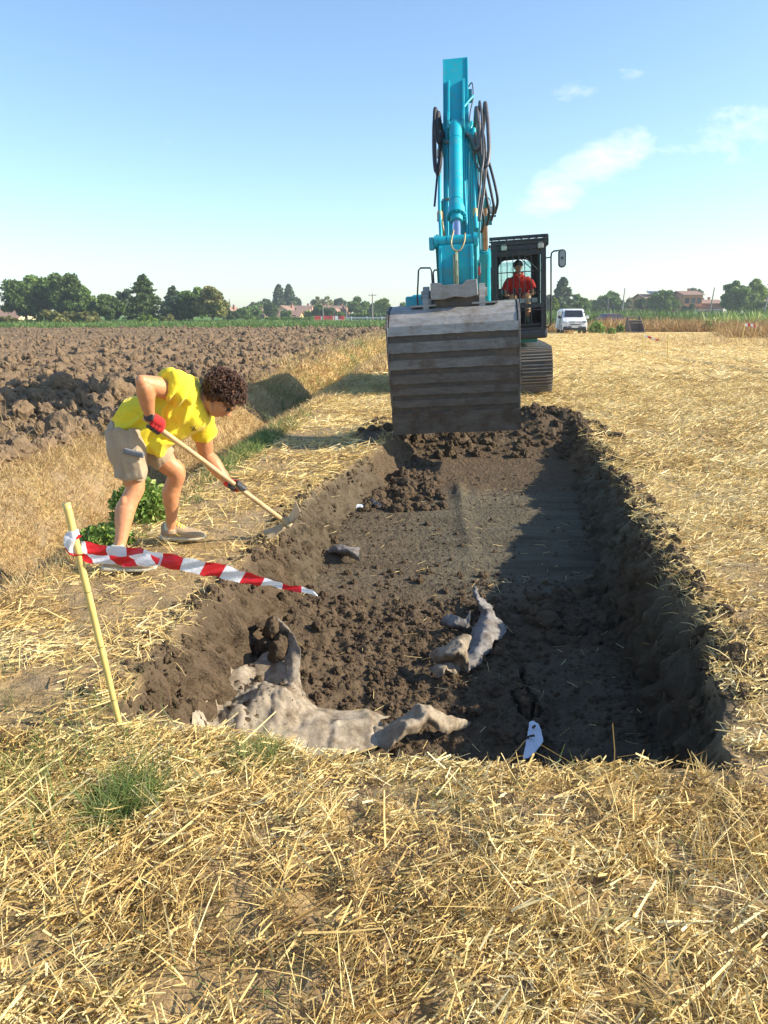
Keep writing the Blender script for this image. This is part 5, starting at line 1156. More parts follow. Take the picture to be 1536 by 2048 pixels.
# ================================================================ vegetation
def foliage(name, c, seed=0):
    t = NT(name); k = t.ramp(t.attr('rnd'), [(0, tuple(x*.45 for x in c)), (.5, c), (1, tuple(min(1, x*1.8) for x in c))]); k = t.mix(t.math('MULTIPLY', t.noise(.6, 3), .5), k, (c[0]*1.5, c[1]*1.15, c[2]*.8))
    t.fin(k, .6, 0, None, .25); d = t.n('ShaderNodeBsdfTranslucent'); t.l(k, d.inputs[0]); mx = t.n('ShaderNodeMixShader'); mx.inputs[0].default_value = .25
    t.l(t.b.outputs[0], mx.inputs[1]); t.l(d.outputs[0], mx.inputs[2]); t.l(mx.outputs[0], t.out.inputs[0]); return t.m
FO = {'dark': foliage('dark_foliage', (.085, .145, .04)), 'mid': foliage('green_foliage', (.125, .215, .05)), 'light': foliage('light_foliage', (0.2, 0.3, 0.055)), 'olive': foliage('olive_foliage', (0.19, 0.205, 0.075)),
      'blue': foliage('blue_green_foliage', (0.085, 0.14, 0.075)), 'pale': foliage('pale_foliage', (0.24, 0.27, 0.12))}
M['bark'] = plain('bark', (.13, .10, .07), .9, 0, .3, 6, None, .5, 20)
def leaves(name, C, S, mat, parent, shade=None):
    n = len(C); A = rotm(n); base = np.array([(-1, -.55, 0), (.1, -.7, .12), (1, .1, 0), (-.1, .7, .12)])
    V = np.einsum('nij,kj->nki', A, base)*S[:, None, None]+C[:, None, :]; F = np.arange(n*4).reshape(n, 4)
    rnd = np.clip(RNG.normal(.5, .22, n)+(0 if shade is None else shade), 0, 1)
    return link(name, mesh_np(name, V.reshape(-1, 3), F, False, {'rnd': np.repeat(rnd, 4)}), mat, parent)
def crown_pts(kind, h, w, n, cl=18):
    """points of foliage clumps of a tree of height h and width w; base at z=0"""
    P_ = []
    if kind in ('broad', 'loose', 'bush'):
        zc = h*(.56 if kind != 'bush' else .48); rz = h*(.46 if kind != 'bush' else .52); rx = w/2
        cc = []; 
        for _ in range(cl*(2 if kind == 'broad' else 1)):
            d = RNG.normal(size=3); d /= np.linalg.norm(d); r = RNG.uniform(.45, .95); cc.append((d[0]*rx*r, d[1]*rx*r, zc+d[2]*rz*r, RNG.uniform(.20, .42)*min(rx, rz)))
        per = n//len(cc)
        for x, y, z, s in cc:
            d = RNG.normal(size=(per, 3)); d /= np.linalg.norm(d, axis=1)[:, None]; q = np.array([x, y, z])+d*s*RNG.uniform(.55, 1.12, (per, 1))*np.array([1, 1, .8]); P_.append(q)
    elif kind == 'poplar':
        t = RNG.random(n); rad = w/2*np.sin(np.clip(.12+t*.88, 0, 1)*math.pi)**.55*(1+.18*np.sin(t*60)); a = RNG.uniform(0, 2*math.pi, n); r = rad*np.sqrt(RNG.uniform(.25, 1, n)); P_.append(np.stack([r*np.cos(a), r*np.sin(a), h*(.06+.94*t)], -1))
    elif kind == 'conifer':
        nb = 120
        for b_ in range(nb):
            t = RNG.random()**.8; z = h*(.10+.90*t); L = w/2*(1-t)**.8*RNG.uniform(.55, 1.15)+.25; a = RNG.uniform(0, 2*math.pi); m = n//nb; s = RNG.random(m)**.6
            q = np.stack([np.cos(a)*L*s+RNG.normal(0, .10*L+.08, m)*s, np.sin(a)*L*s+RNG.normal(0, .10*L+.08, m)*s, z+L*.12*s-.25*L*s*s+RNG.normal(0, .10, m)], -1); P_.append(q)
    P_ = np.concatenate(P_); P_[:, 2] = np.maximum(P_[:, 2], .05); return P_
def tree(name, x, Y, h, w, kind, fo, label, n=4200, ls=.20, group=None, cat='tree', trunk=True):
    z = 0; e = empty(name, (x, Y, z), label=label, cat=cat, group=group); C = crown_pts(kind, h, w, n)
    core = MB()
    if kind in ('broad', 'bush', 'loose'):
        zc = h*(.56 if kind != 'bush' else .48); k = .40 if kind != 'loose' else .15
        core.ball((0, 0, zc), (w*.5*k, w*.5*k, h*.46*k), 14)
    elif kind == 'poplar': core.loft([((0, 0, h*.05), (w*.12, 0, 0), (0, w*.12, 0)), ((0, 0, h*.3), (w*.33, 0, 0), (0, w*.33, 0)), ((0, 0, h*.7), (w*.3, 0, 0), (0, w*.3, 0)), ((0, 0, h*.95), (.1, 0, 0), (0, .1, 0))], 12)
    else: core.loft([((0, 0, h*.12), (w*.22, 0, 0), (0, w*.22, 0)), ((0, 0, h*.5), (w*.14, 0, 0), (0, w*.14, 0)), ((0, 0, h*.95), (.05, 0, 0), (0, .05, 0))], 12)
    cme = core.mesh('core'); displace(cme, lambda V, N: .12*w*n3(V, 1.6/w*4, 4)-.0)
    S = ls*RNG.uniform(.6, 1.4, len(C)); cn = leaves('crown', C, S, FO[fo], e, .18*n3(C, .35, int(abs(x)) % 97))
    # dark inner foliage is part of the crown
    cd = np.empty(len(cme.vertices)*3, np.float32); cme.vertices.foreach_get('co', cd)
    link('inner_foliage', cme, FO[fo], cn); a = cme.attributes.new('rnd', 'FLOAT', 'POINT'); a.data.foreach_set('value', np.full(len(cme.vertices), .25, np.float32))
    if trunk:
        t = MB(); r = .035*h**.9+.05; top = h*(.6 if kind != 'conifer' else .95); t.tube([(0, 0, -.2), (.02*h, 0, top*.3), (0, .02*h, top*.65), (0, 0, top)], [r, r*.75, r*.5, r*.15], 10)
        for k in range(6 if kind != 'poplar' else 2):
            a = k*1.1; z1 = h*(.22+.06*k); t.tube([(0, 0, z1), (math.cos(a)*w*.15, math.sin(a)*w*.15, z1+h*.08), (math.cos(a)*w*.32, math.sin(a)*w*.32, z1+h*.2)], [r*.4, r*.28, r*.1], 6)
        t.build('trunk', M['bark'], e)
    return e
def treepx(name, px, top, Y, wpx, kind, fo, label, **k):
    wpx *= 1.25; zd = Y*CP+HC*SP*.9; x = (px-768)/1500*zd; ang = math.atan((1024-top)/1500)-PITCH; h = HC+Y*math.tan(ang); w = wpx/1500*zd
    return tree(name, x, Y, h, w, kind, fo, label, **k)
B_ = 'broad'; gB, gM, gR = 'trees and bushes behind the ploughed field', 'trees around the far houses', 'trees along the right horizon'
T = [
 ('broadleaf_tree', 52, 553, 128, 74, B_, 'dark', 'dark bushy tree, second from the left edge on the horizon', gB), ('broadleaf_tree', 92, 546, 132, 62, B_, 'mid', 'tall leafy tree in the middle of the big left clump', gB), ('broadleaf_tree', 143, 541, 128, 58, B_, 'dark', 'tallest dark leafy tree of the big left clump', gB),
 ('broadleaf_tree', 178, 574, 130, 50, B_, 'mid', 'leafy tree on the right shoulder of the big left clump', gB), ('broadleaf_tree', 218, 591, 122, 58, B_, 'dark', 'round dark tree between the big left clump and the cedar', gB), ('cypress_tree', 256, 578, 138, 28, B_, 'blue', 'narrow dark tree just left of the cedar', gB),
 ('cedar_tree', 292, 551, 126, 74, 'conifer', 'dark', 'tall layered cedar with spreading branches left of centre', gB), ('spruce_tree', 349, 574, 140, 42, 'conifer', 'blue', 'pale spruce right of the tall cedar', gB), ('broadleaf_tree', 344, 592, 124, 40, 'bush', 'blue', 'silvery blue bush in front of the pale spruce', gB),
 ('broadleaf_tree', 384, 579, 142, 56, B_, 'mid', 'leafy tree between the spruce and the dense olive crown', gB), ('broadleaf_tree', 378, 590, 124, 46, B_, 'dark', 'dark tree low before the dense olive crown', gB), ('broadleaf_tree', 425, 579, 122, 50, B_, 'olive', 'dense olive coloured round tree ending the left row', gB),
 ('bush', 20, 632, 104, 46, 'bush', 'olive', 'leftmost olive bush at the edge of the ploughed field', gB), ('bush', 62, 640, 104, 38, 'bush', 'olive', 'low olive bush, second from the left on the field edge', gB), ('bush', 108, 620, 104, 44, 'bush', 'olive', 'olive bush below the tallest left tree', gB), ('bush', 142, 625, 106, 40, 'bush', 'olive', 'round olive bush in the middle of the field edge', gB), ('bush', 180, 622, 106, 44, 'bush', 'olive', 'rightmost olive bush on the edge of the ploughed field', gB), ('bush', 292, 632, 112, 36, 'bush', 'light', 'light green bush at the foot of the cedar', gB), ('bush', 335, 630, 115, 30, 'bush', 'olive', 'low olive bush right of the cedar foot', gB),
 ('broadleaf_tree', 497, 612, 190, 42, B_, 'mid', 'round green tree right of the white gable', gM), ('hedge_bush', 465, 622, 170, 34, 'bush', 'dark', 'dark bush below the white gable', gM), ('hedge_bush', 505, 632, 165, 30, 'bush', 'mid', 'low green bush below the round tree by the white gable', gM), ('broadleaf_tree', 530, 598, 240, 22, B_, 'blue', 'hazy small tree left of the poplars', gM), ('broadleaf_tree', 505, 604, 240, 16, B_, 'blue', 'tiny hazy tree behind the cream gable house', gM), ('broadleaf_tree', 518, 608, 235, 20, B_, 'mid', 'hazy rounded tree between cream house and poplars', gM), ('broadleaf_tree', 542, 601, 210, 20, B_, 'dark', 'narrow dark tree in front of the left pink house', gM),
 ('poplar_tree', 559, 570, 260, 19, 'poplar', 'blue', 'left one of the two tall poplars over the houses', gM), ('poplar_tree', 579, 570, 262, 18, 'poplar', 'blue', 'right one of the two tall poplars over the houses', gM), ('broadleaf_tree', 594, 594, 268, 18, B_, 'blue', 'hazy tree leaning against the right poplar', gM), ('bush', 572, 622, 200, 20, 'bush', 'mid', 'small round tree in front of the left pink house', gM), ('bush', 619, 622, 200, 14, 'bush', 'light', 'light green bush before the second pink house', gM),
 ('broadleaf_tree', 634, 592, 270, 20, 'loose', 'pale', 'pale thin tree over the middle house roof', gM), ('broadleaf_tree', 655, 592, 272, 24, 'loose', 'pale', 'pale half bare tree over the long roof', gM), ('broadleaf_tree', 638, 612, 195, 20, B_, 'dark', 'dark tree in front of the middle pink house', gM), ('broadleaf_tree', 656, 614, 195, 20, 'bush', 'dark', 'dark rounded tree before the grey gable house', gM), ('bush', 682, 624, 195, 16, 'bush', 'mid', 'small green bush before the white gabled house', gM),
 ('broadleaf_tree', 683, 598, 265, 28, B_, 'blue', 'hazy tree behind the right end of the houses', gM), ('broadleaf_tree', 718, 597, 230, 34, B_, 'mid', 'broad round tree right of the houses', gM), ('broadleaf_tree', 742, 607, 240, 22, B_, 'dark', 'low dark tree behind the tallest left pole', gM), ('broadleaf_tree', 766, 599, 215, 26, B_, 'light', 'bright green tree just left of the excavator', gM), ('broadleaf_tree', 805, 604, 250, 14, B_, 'mid', 'small tree just over the excavator bucket', gM), ('broadleaf_tree', 826, 601, 240, 24, B_, 'light', 'light green tree beside the excavator handrail', gM),
 ('cedar_tree', 1122, 557, 165, 56, 'conifer', 'blue', 'tall hazy cedar right of the excavator cab', gR), ('broadleaf_tree', 1100, 592, 170, 30, B_, 'blue', 'hazy dark tree touching the mirror rod', gR), ('broadleaf_tree', 1152, 590, 172, 34, B_, 'mid', 'tree on the right flank of the hazy cedar', gR), ('poplar_tree', 1107, 597, 140, 14, 'poplar', 'light', 'slim light green tree before the hazy cedar', gR), ('bush', 1135, 612, 140, 36, 'bush', 'mid', 'green bushes at the foot of the hazy cedar', gR),
 ('broadleaf_tree', 1178, 600, 230, 20, B_, 'pale', 'pale tree between the cedar and the round trees', gR), ('broadleaf_tree', 1195, 592, 210, 26, B_, 'mid', 'left one of the twin round trees beyond the van', gR), ('broadleaf_tree', 1220, 585, 208, 36, B_, 'mid', 'right one of the twin round trees beyond the van', gR), ('bush', 1206, 614, 190, 24, 'bush', 'dark', 'dark low bush beneath the twin round trees', gR), ('broadleaf_tree', 1260, 594, 230, 26, 'loose', 'pale', 'pale yellowish tree left of the palm', gR),
 ('palm_tree', 1278, 590, 200, 16, B_, 'dark', 'small dark round headed tree left of the orange house', gR), ('broadleaf_tree', 1322, 581, 185, 44, B_, 'mid', 'round green tree in front of the orange house', gR), ('broadleaf_tree', 1372, 602, 185, 20, 'bush', 'dark', 'dark reddish bush before the garage doors', gR), ('broadleaf_tree', 1384, 574, 270, 26, B_, 'blue', 'hazy crown rising behind the orange house', gR), ('broadleaf_tree', 1470, 563, 170, 54, B_, 'mid', 'big left half of the tree pair at the right edge', gR), ('broadleaf_tree', 1502, 562, 172, 52, B_, 'light', 'big lighter right half of the tree pair at the right edge', gR), ('bush', 1518, 600, 165, 26, 'bush', 'mid', 'bush at the foot of the right tree pair', gR)]
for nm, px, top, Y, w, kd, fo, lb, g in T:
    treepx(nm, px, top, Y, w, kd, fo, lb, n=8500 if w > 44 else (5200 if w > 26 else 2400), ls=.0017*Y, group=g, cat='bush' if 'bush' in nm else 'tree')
# hedge, meadow edges
def hedge(px0, px1, top, Y, fo, label):
    zd = Y*CP; x0, x1 = (px0-768)/1500*zd, (px1-768)/1500*zd; h = HC+Y*math.tan(math.atan((1024-top)/1500)-PITCH); n = int((x1-x0)*170)
    C = np.stack([RNG.uniform(0, x1-x0, n), RNG.uniform(-.7, .7, n), RNG.uniform(0, h, n)*(1+.08*vn(RNG.uniform(0, 50, n), np.zeros(n)))], -1)
    o = leaves('hedge', C, np.full(n, .26)*RNG.uniform(.6, 1.3, n), FO[fo], None); o.location = (x0, Y, 0); tag(o, label, 'hedge')
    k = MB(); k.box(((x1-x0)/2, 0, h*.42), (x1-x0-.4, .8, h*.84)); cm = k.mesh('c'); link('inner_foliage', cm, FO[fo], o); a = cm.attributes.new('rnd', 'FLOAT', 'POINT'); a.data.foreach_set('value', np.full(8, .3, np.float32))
hedge(530, 626, 636, 150, 'mid', 'long clipped hedge in front of the left pink houses'); hedge(700, 790, 628, 180, 'dark', 'dark hedge along the road left of the excavator'); hedge(1240, 1300, 620, 180, 'dark', 'low dark hedge beside the small round headed tree')
# crop fields and weeds
def crop(name, n, x0f, x1f, y0, y1, L, W, mat, label, nb=6, cat='crop', ypow=1.0, rlo=0., rhi=1.):
    y = y0+(y1-y0)*RNG.random(n)**ypow; x = RNG.uniform(0, 1, n)*(x1f(y)-x0f(y))+x0f(y)
    tufts(name, x, y, nb, L, W, mat, label, L*.5, .5, rlo, rhi, cat, -.5)
crop('green_crop', 15000, lambda y: -.62*y, lambda y: .02*y, 75, 140, .42, .10, M['green'], 'green crop field behind the ploughed land', 5, ypow=1.5, rlo=.1, rhi=.75)
crop('green_crop', 15000, lambda y: .16*y, lambda y: .62*y, 88, 160, 1.2, .15, M['green'], 'green crop field behind the van and the dry weeds', 6, ypow=1.5, rlo=.1, rhi=.75)
crop('field_weeds', 2600, lambda y: -.10*y, lambda y: .01*y, 30, 72, .22, .03, M['green'], 'scattered green weeds sprouting on the ploughed field', 4, 'weeds')
M['weed'] = straw_mat('dry_weed', [(0, (.30, .15, .05)), (.4, (.50, .29, .10)), (.75, (.62, .42, .16)), (1, (.30, .33, .10))])
def wy_(y): return y
crop('dry_weeds', 4200, lambda y: .27*y, lambda y: .62*y, 67, 82.5, .80, .045, M['weed'], 'rusty dry weeds standing along the edge of the harvested field', 9, 'weeds', rlo=0, rhi=.95)
crop('dry_weeds', 1500, lambda y: .44*y, lambda y: .62*y, 50, 68, .6, .04, M['weed'], 'lower dry weeds at the right edge of the harvested field', 9, 'weeds', rlo=.1, rhi=.95)
crop('dry_weeds', 500, lambda y: .205*y, lambda y: .24*y, 66, 74, .5, .04, M['weed'], 'patch of dry weeds left of the white van', 9, 'weeds')
crop('sunflower_weeds', 900, lambda y: .42*y, lambda y: .62*y, 74, 84, 1.1, .16, M['leaf'], 'tall leafy green weeds at the right behind the dry ones', 7, 'weeds', rlo=.3, rhi=1)
# leafy plants near the van and the nettle behind the worker
def leafy(name, px, py, Y, hpx, wpx, n, s, label, fo='leaf'):
    zd = Y*CP+.4; x = (px-768)/1500*zd; h = hpx/1500*zd; w = wpx/1500*zd; z0 = float(height(x, Y, False))
    e = empty(name, (x, Y, z0), label=label, cat='plant'); a = RNG.uniform(0, 2*math.pi, n); r = np.sqrt(RNG.random(n))*w/2; z = RNG.random(n)**.8*h*(1-.5*(r/(w/2))**2)
    C = np.stack([r*np.cos(a), r*np.sin(a)*.7, z+.02], -1); leaves('foliage', C, s*RNG.uniform(.6, 1.4, n), M[fo], e)
    st = MB()
    for k in range(14):
        q = random.uniform(0, 6.28); rr = random.uniform(.1, .42)*w; st.tube([(0, 0, 0), (math.cos(q)*rr*.5, math.sin(q)*rr*.4, h*.5), (math.cos(q)*rr, math.sin(q)*rr*.7, h*random.uniform(.6, .9))], [.006+h*.006, .004+h*.004, .002], 5)
    st.build('stem', FO['mid'], e)
leafy('nettle_plant', 285, 1015, 5.75, 88, 125, 1000, .026, 'bushy green nettle growing in the ditch behind the worker’s legs')
leafy('nettle_plant', 212, 1062, 5.05, 45, 110, 800, .020, 'low green nettle patch behind the top of the bamboo stake')
leafy('leafy_plant', 1193, 662, 62, 22, 30, 420, .16, 'big leafy green plant right beside the white van'); leafy('leafy_plant', 1222, 663, 60, 12, 16, 160, .14, 'small leafy plant between the van and the spare bucket'); leafy('leafy_plant', 1240, 652, 66, 16, 14, 160, .15, 'leafy plant just left of the spare bucket'); leafy('leafy_plant', 1415, 655, 68, 20, 14, 160, .16, 'lone leafy plant standing in the dry weeds')

# ================================================================ buildings
def wallm(name, c): return plain(name, c, .85, 0, .10, 1.2, ((c[0]*.7, c[1]*.7, c[2]*.7), .12, 3), .15, 15)
W_C = {'pink': wallm('salmon_render', (.68, .42, .28)), 'orange': wallm('orange_render', (.60, .27, .12)), 'cream': wallm('cream_render', (.72, .58, .34)), 'white': wallm('white_render', (.72, .68, .60)), 'yellow': wallm('yellow_render', (.74, .50, .22)), 'brick': wallm('brick_wall', (.34, .14, .09)), 'grey': wallm('grey_render', (.40, .40, .38))}
def tile():
    t = NT('roof_tiles'); w = t.n('ShaderNodeTexWave'); w.inputs['Scale'].default_value = 2.2; w.inputs['Distortion'].default_value = 1; t.l(t.co(), w.inputs[0])
    k = t.ramp(t.noise(2.5, 6, .7), [(.3, (.22, .14, .10)), (.55, (.34, .215, .15)), (.75, (.44, .30, .22))]); k = t.mix(t.math('MULTIPLY', w.outputs['Fac'], .3), k, (.2, .08, .05)); return t.fin(k, .85, 0, t.bump(w.outputs['Fac'], .5, .05))
M['tile'] = tile(); M['pane'] = plain('window_pane', (.04, .05, .06), .12, 0, .3); M['shut'] = plain('shutters', (.14, .10, .07), .7)
def house(px0, px1, top, Y, wall, label, depth=8, ridge='x', roofh=1.5, wins=2, floors=2, yaw=0, roof='tile', extra=None, group='houses on the horizon'):
    zd = Y*CP; x0, x1 = (px0-768)/1500*zd, (px1-768)/1500*zd; H_ = HC+Y*math.tan(math.atan((1024-top)/1500)-PITCH); w = x1-x0; eh = H_-roofh
    e = empty('house', ((x0+x1)/2, Y+depth/2, 0), (0, 0, yaw), label, 'house', group); b = MB(); b.box((0, 0, eh/2), (w, depth, eh))
    hw, hd_ = w/2, depth/2
    if ridge == 'y': b.add([(-hw, -hd_, eh), (hw, -hd_, eh), (0, -hd_, H_-.1), (-hw, hd_, eh), (hw, hd_, eh), (0, hd_, H_-.1)], [(0, 1, 2), (5, 4, 3), (0, 2, 5, 3), (1, 4, 5, 2)])
    else: b.add([(-hw, -hd_, eh), (-hw, hd_, eh), (-hw, 0, H_-.1), (hw, -hd_, eh), (hw, hd_, eh), (hw, 0, H_-.1)], [(0, 2, 1), (3, 4, 5), (0, 3, 5, 2), (1, 2, 5, 4)])
    b.build('wall', W_C[wall], e); r = MB(); o_ = .45
    if ridge == 'y':
        sl = (H_-eh)/hw
        for s in (-1, 1): r.add([(0, -hd_-o_, H_), (s*(hw+o_), -hd_-o_, eh-sl*o_+.05), (s*(hw+o_), hd_+o_, eh-sl*o_+.05), (0, hd_+o_, H_), (0, -hd_-o_, H_+.18), (s*(hw+o_), -hd_-o_, eh-sl*o_+.2), (s*(hw+o_), hd_+o_, eh-sl*o_+.2), (0, hd_+o_, H_+.18)], [(0, 1, 2, 3), (7, 6, 5, 4), (0, 4, 5, 1), (1, 5, 6, 2), (2, 6, 7, 3)])
    else:
        sl = (H_-eh)/hd_
        for s in (-1, 1): r.add([(-hw-o_, 0, H_), (-hw-o_, s*(hd_+o_), eh-sl*o_+.05), (hw+o_, s*(hd_+o_), eh-sl*o_+.05), (hw+o_, 0, H_), (-hw-o_, 0, H_+.18), (-hw-o_, s*(hd_+o_), eh-sl*o_+.2), (hw+o_, s*(hd_+o_), eh-sl*o_+.2), (hw+o_, 0, H_+.18)], [(0, 1, 2, 3), (7, 6, 5, 4), (0, 4, 5, 1), (1, 5, 6, 2), (2, 6, 7, 3)])
    RF = r.build('roof', M['tile'] if roof == 'tile' else W_C['grey'], e)
    c = MB(); c.box((w*.2, hd_*.2, H_+.1), (.5, .5, 1.2)); c.box((w*.2, hd_*.2, H_+.75), (.7, .7, .12)); c.build('chimney', W_C['brick'], RF)
    fh = eh/floors
    for f in range(floors):
        for k in range(wins):
            xw = -hw+w*(k+.5)/wins; zc = fh*(f+.55); fr = MB(); fr.box((xw, -hd_-.02, zc), (1.15, .10, 1.45)); fo_ = fr.build('window', M['shut'], e); pn_ = MB(); pn_.box((xw, -hd_-.06, zc), (.9, .06, 1.2)); pn_.build('pane', M['pane'], fo_)
        fr = MB(); fr.box((hw+.02, 0, fh*(f+.55)), (.10, 1.1, 1.4)); fr.build('window', M['shut'], e)
    if floors > 1:
        d = MB(); d.box((w*.05, -hd_-.03, 1.05), (1.0, .08, 2.1)); d.build('door', M['shut'], e)
    return e
house(-40, 30, 618, 150, 'cream', 'red roofed house peeping over the leftmost bushes', 9, 'x', 2.0, 2, 1)
house(447, 466, 615, 230, 'white', 'white gabled house right of the dense olive tree', 9, 'y', 2.2, 1, 2, -.2)
house(480, 533, 619, 225, 'cream', 'small cream house with brown roof left of the pink houses', 8, 'x', 1.6, 2, 1, .1); house(520, 532, 619, 220, 'yellow', 'yellow gable end beside the narrow dark tree', 6, 'y', 1.8, 1, 1, -.1)
house(550, 590, 612, 235, 'pink', 'left pink house with terracotta roof', 10, 'y', 1.8, 2, 2, -.25); house(560, 600, 622, 215, 'yellow', 'low yellow outbuilding in front of the left pink house', 7, 'x', 1.5, 2, 1, -.1)
house(588, 622, 612, 240, 'pink', 'second pink house with orange side wall', 10, 'x', 1.8, 2, 2, -.2); house(624, 655, 612, 243, 'pink', 'third pink house behind the dark tree', 10, 'x', 1.7, 2, 2, -.2)
house(655, 692, 612, 245, 'orange', 'long orange house at the right end of the row', 10, 'x', 1.7, 3, 2, -.2); house(668, 690, 618, 225, 'white', 'white gabled house in front of the orange one', 8, 'y', 2.0, 1, 2, -.3)
house(742, 775, 610, 260, 'cream', 'brown roofed house half hidden by the bright green tree', 9, 'x', 1.6, 2, 1)
# right farmhouse: long, hipped low roof with solar panels
H1 = house(1288, 1372, 588, 200, 'orange', 'long orange farmhouse with a low solar roof at the right horizon', 10, 'x', 1.1, 5, 2, 0); H2 = house(1366, 1402, 582, 196, 'orange', 'taller orange and brick house block with flat eaves', 10, 'x', 1.0, 3, 2, 0); H3 = house(1400, 1446, 600, 198, 'brick', 'low dark brick barn right of the orange house', 9, 'x', .9, 3, 1, 0); house(1525, 1570, 590, 190, 'cream', 'cream house cut by the right picture edge', 9, 'x', 1.5, 2, 2)
g = MB(); g.box((-1.5, -5.3, 1.5), (9, .5, 3.0)); g.box((-1.5, -5.6, 3.2), (10.0, 1.2, .25)); g.build('porch', W_C['brick'], H1); g = MB(); g.box((-.6, -2.6, 7.0-.25), (7, 3.2, .08), (R(12), 0, 0)); g.build('solar_panel', M['navy'], H1)
g = MB(); g.box((0, -5.1, 1.3), (4.2, .25, 2.4)); g.build('garage_door', W_C['grey'], H2); g = MB(); g.box((0, -5.4, 3.2), (5.5, 1.0, .3)); g.build('balcony', W_C['brick'], H2); g = MB(); g.box((0, -4.62, 2.4), (5.6, .25, .3)); g.build('beam', W_C['grey'], H3)
# poles
M['pole'] = plain('pole_concrete', (.26, .24, .21), .85, 0, .15, 3)
def pole(px, top, Y, lean, label, arms=0, r=.14):
    x = (px-768)/1500*Y*CP; h = HC+Y*math.tan(math.atan((1024-top)/1500)-PITCH); e = empty('utility_pole', (x, Y, 0), label=label, cat='pole', group='utility poles on the horizon')
    u = MB(); u.cyl((0, 0, -.3), (lean, 0, h), r, r*.7, 10); u.build('post', M['pole'], e)
    for k in range(arms):
        u = MB(); z = h-.35-.7*k; u.box((lean, 0, z), (1.5, .10, .10)); 
        for s in (-.65, 0, .65): u.cyl((lean+s, 0, z+.05), (lean+s, 0, z+.22), .05, n=8)
        u.build('crossarm', M['pole'], e)
pole(460, 598, 190, 0, 'thin pole left of the cream house'); pole(623, 606, 195, 0, 'pole between the second and third pink house'); pole(646, 610, 190, 0, 'thin pole before the orange row house'); pole(693, 605, 190, 0, 'pole at the right end of the house row'); pole(745, 587, 150, 0, 'tallest left pole standing beside the road', 1)
pole(1243, 576, 160, .3, 'pole left of the pale yellowish tree', 0); pole(1215, 595, 200, 0, 'thin pole in front of the twin round trees', 0, .09); pole(1418, 575, 165, .6, 'dark pole before the low brick barn', 0, .16); pole(1526, 566, 150, .8, 'pole with crossarms at the right picture edge', 2, .16); pole(1291, 575, 215, 0, 'thin antenna mast on the left of the orange farmhouse', 0, .05)
# road details beyond the green crop
u = MB(); u.box((0, 0, .06), (70, 4, .12)); o = u.build('road', plain('asphalt', (.16, .155, .15), .9)); o.location = (-4, 172, 0); tag(o, kind='structure')
u = MB(); u.box((0, 0, .62), (9, .06, .30)); 
for k in range(6): u.box((-4.2+k*1.7, .08, .35), (.12, .1, .7))
o = u.build('guard_rail', plain('galvanised', (.5, .5, .5), .5, .4)); x = (742-768)/1500*160; o.location = (x-1, 166, 0); tag(o, 'grey steel guard rail beside the road left of the excavator', 'guard rail')
for px, lb in ((643, 'white marker post before the dark tree of the third house'), (667, 'white marker post left of the red barriers'), (703, 'white marker post at the left end of the road hedge'), (734, 'white marker post before the tallest left pole'), (764, 'white marker post nearest to the excavator')):
    u = MB(); u.box((0, 0, .45), (.22, .14, .9)); u.box((0, -.075, .7), (.16, .01, .18)); o = u.build('marker_post', M['white'], None, .03); o.location = ((px-768)/1500*158, 163, 0); tag(o, lb, 'marker post', 'white road marker posts')
for px, c, lb in ((635, 'r', 'leftmost red plastic barrier by the road'), (653, 'r', 'red plastic barrier before the grey gable'), (663, 'r', 'red plastic barrier right of the small white one'), (676, 'w', 'white plastic barrier between red ones'), (682, 'r', 'rightmost red plastic barrier by the road')):
    u = MB(); u.prism([(-.35, 0), (.35, 0), (.18, .35), (.10, 1.0), (-.10, 1.0), (-.18, .35)], -.7, .7); o = u.build('road_barrier', plain('red_plastic', (.60, .05, .04), .5) if c == 'r' else M['white'], None, .04); o.location = ((px-768)/1500*158, 164, 0); tag(o, lb, 'barrier', 'plastic barriers at the roadside')

# ================================================================ vehicles and spare bucket
def carbody(name, prof_, w, mats, loc, yaw, label, cat, wb, wr, glassf, van=False):
    e = empty(name, loc, (0, 0, yaw), label, cat); b = MB(); n = len(prof_); xs_ = [-1, -.94, -.6, 0, .6, .94, 1]; V = []
    for k, s in enumerate(xs_):
        ins = (1-abs(s))*0; 
        for y, z in prof_:
            tuck = .14*w*max(0, (z-.95)/1.1)*.55; rnd = .10*(abs(s) > .97); V.append((s*(w/2-tuck*(1 if abs(s) > 0 else 0)), y*(1-.03*abs(s)**3)+(.10*s*s if y < 0 and not van else .08*s*s*(y < 0)), z-(.05 if abs(s) > .97 and z > .9 else 0)))
    m = len(xs_); F = [(k*n+i, k*n+(i+1) % n, (k+1)*n+(i+1) % n, (k+1)*n+i) for k in range(m-1) for i in range(n)]+[tuple(range(n))[::-1], tuple(range((m-1)*n, m*n))]
    b.add(V, F); bo_ = b.build('body', mats, e, .03)
    for sx in (-1, 1):
        for y in wb:
            t = MB(); t.cyl((sx*(w/2-.20), y, wr), (sx*(w/2+.01), y, wr), wr, n=24); o = t.build('wheel', M['rubber'], e, .03); t = MB(); t.cyl((sx*(w/2-.05), y, wr), (sx*(w/2+.025), y, wr), wr*.62, n=20); t.build('rim', plain('rim', (.4, .4, .4), .4, .5), o)
    return e, bo_
VY = 61; vx = (1149-768)/1500*VY*CP*1.02
vp = [(-2.25, .30), (-2.30, .45), (-2.30, .75), (-2.22, .98), (-1.55, 1.22), (-1.40, 1.27), (-.72, 1.86), (-.45, 1.93), (2.2, 1.92), (2.36, 1.5), (2.38, .35), (2.2, .28)]
VAN, vb_ = carbody('van', vp, 1.92, M['white'], (vx, VY+2, 0), R(-7), 'white van parked on the harvested field with its side door open', 'van', (-1.45, 1.55), .33, None, True)
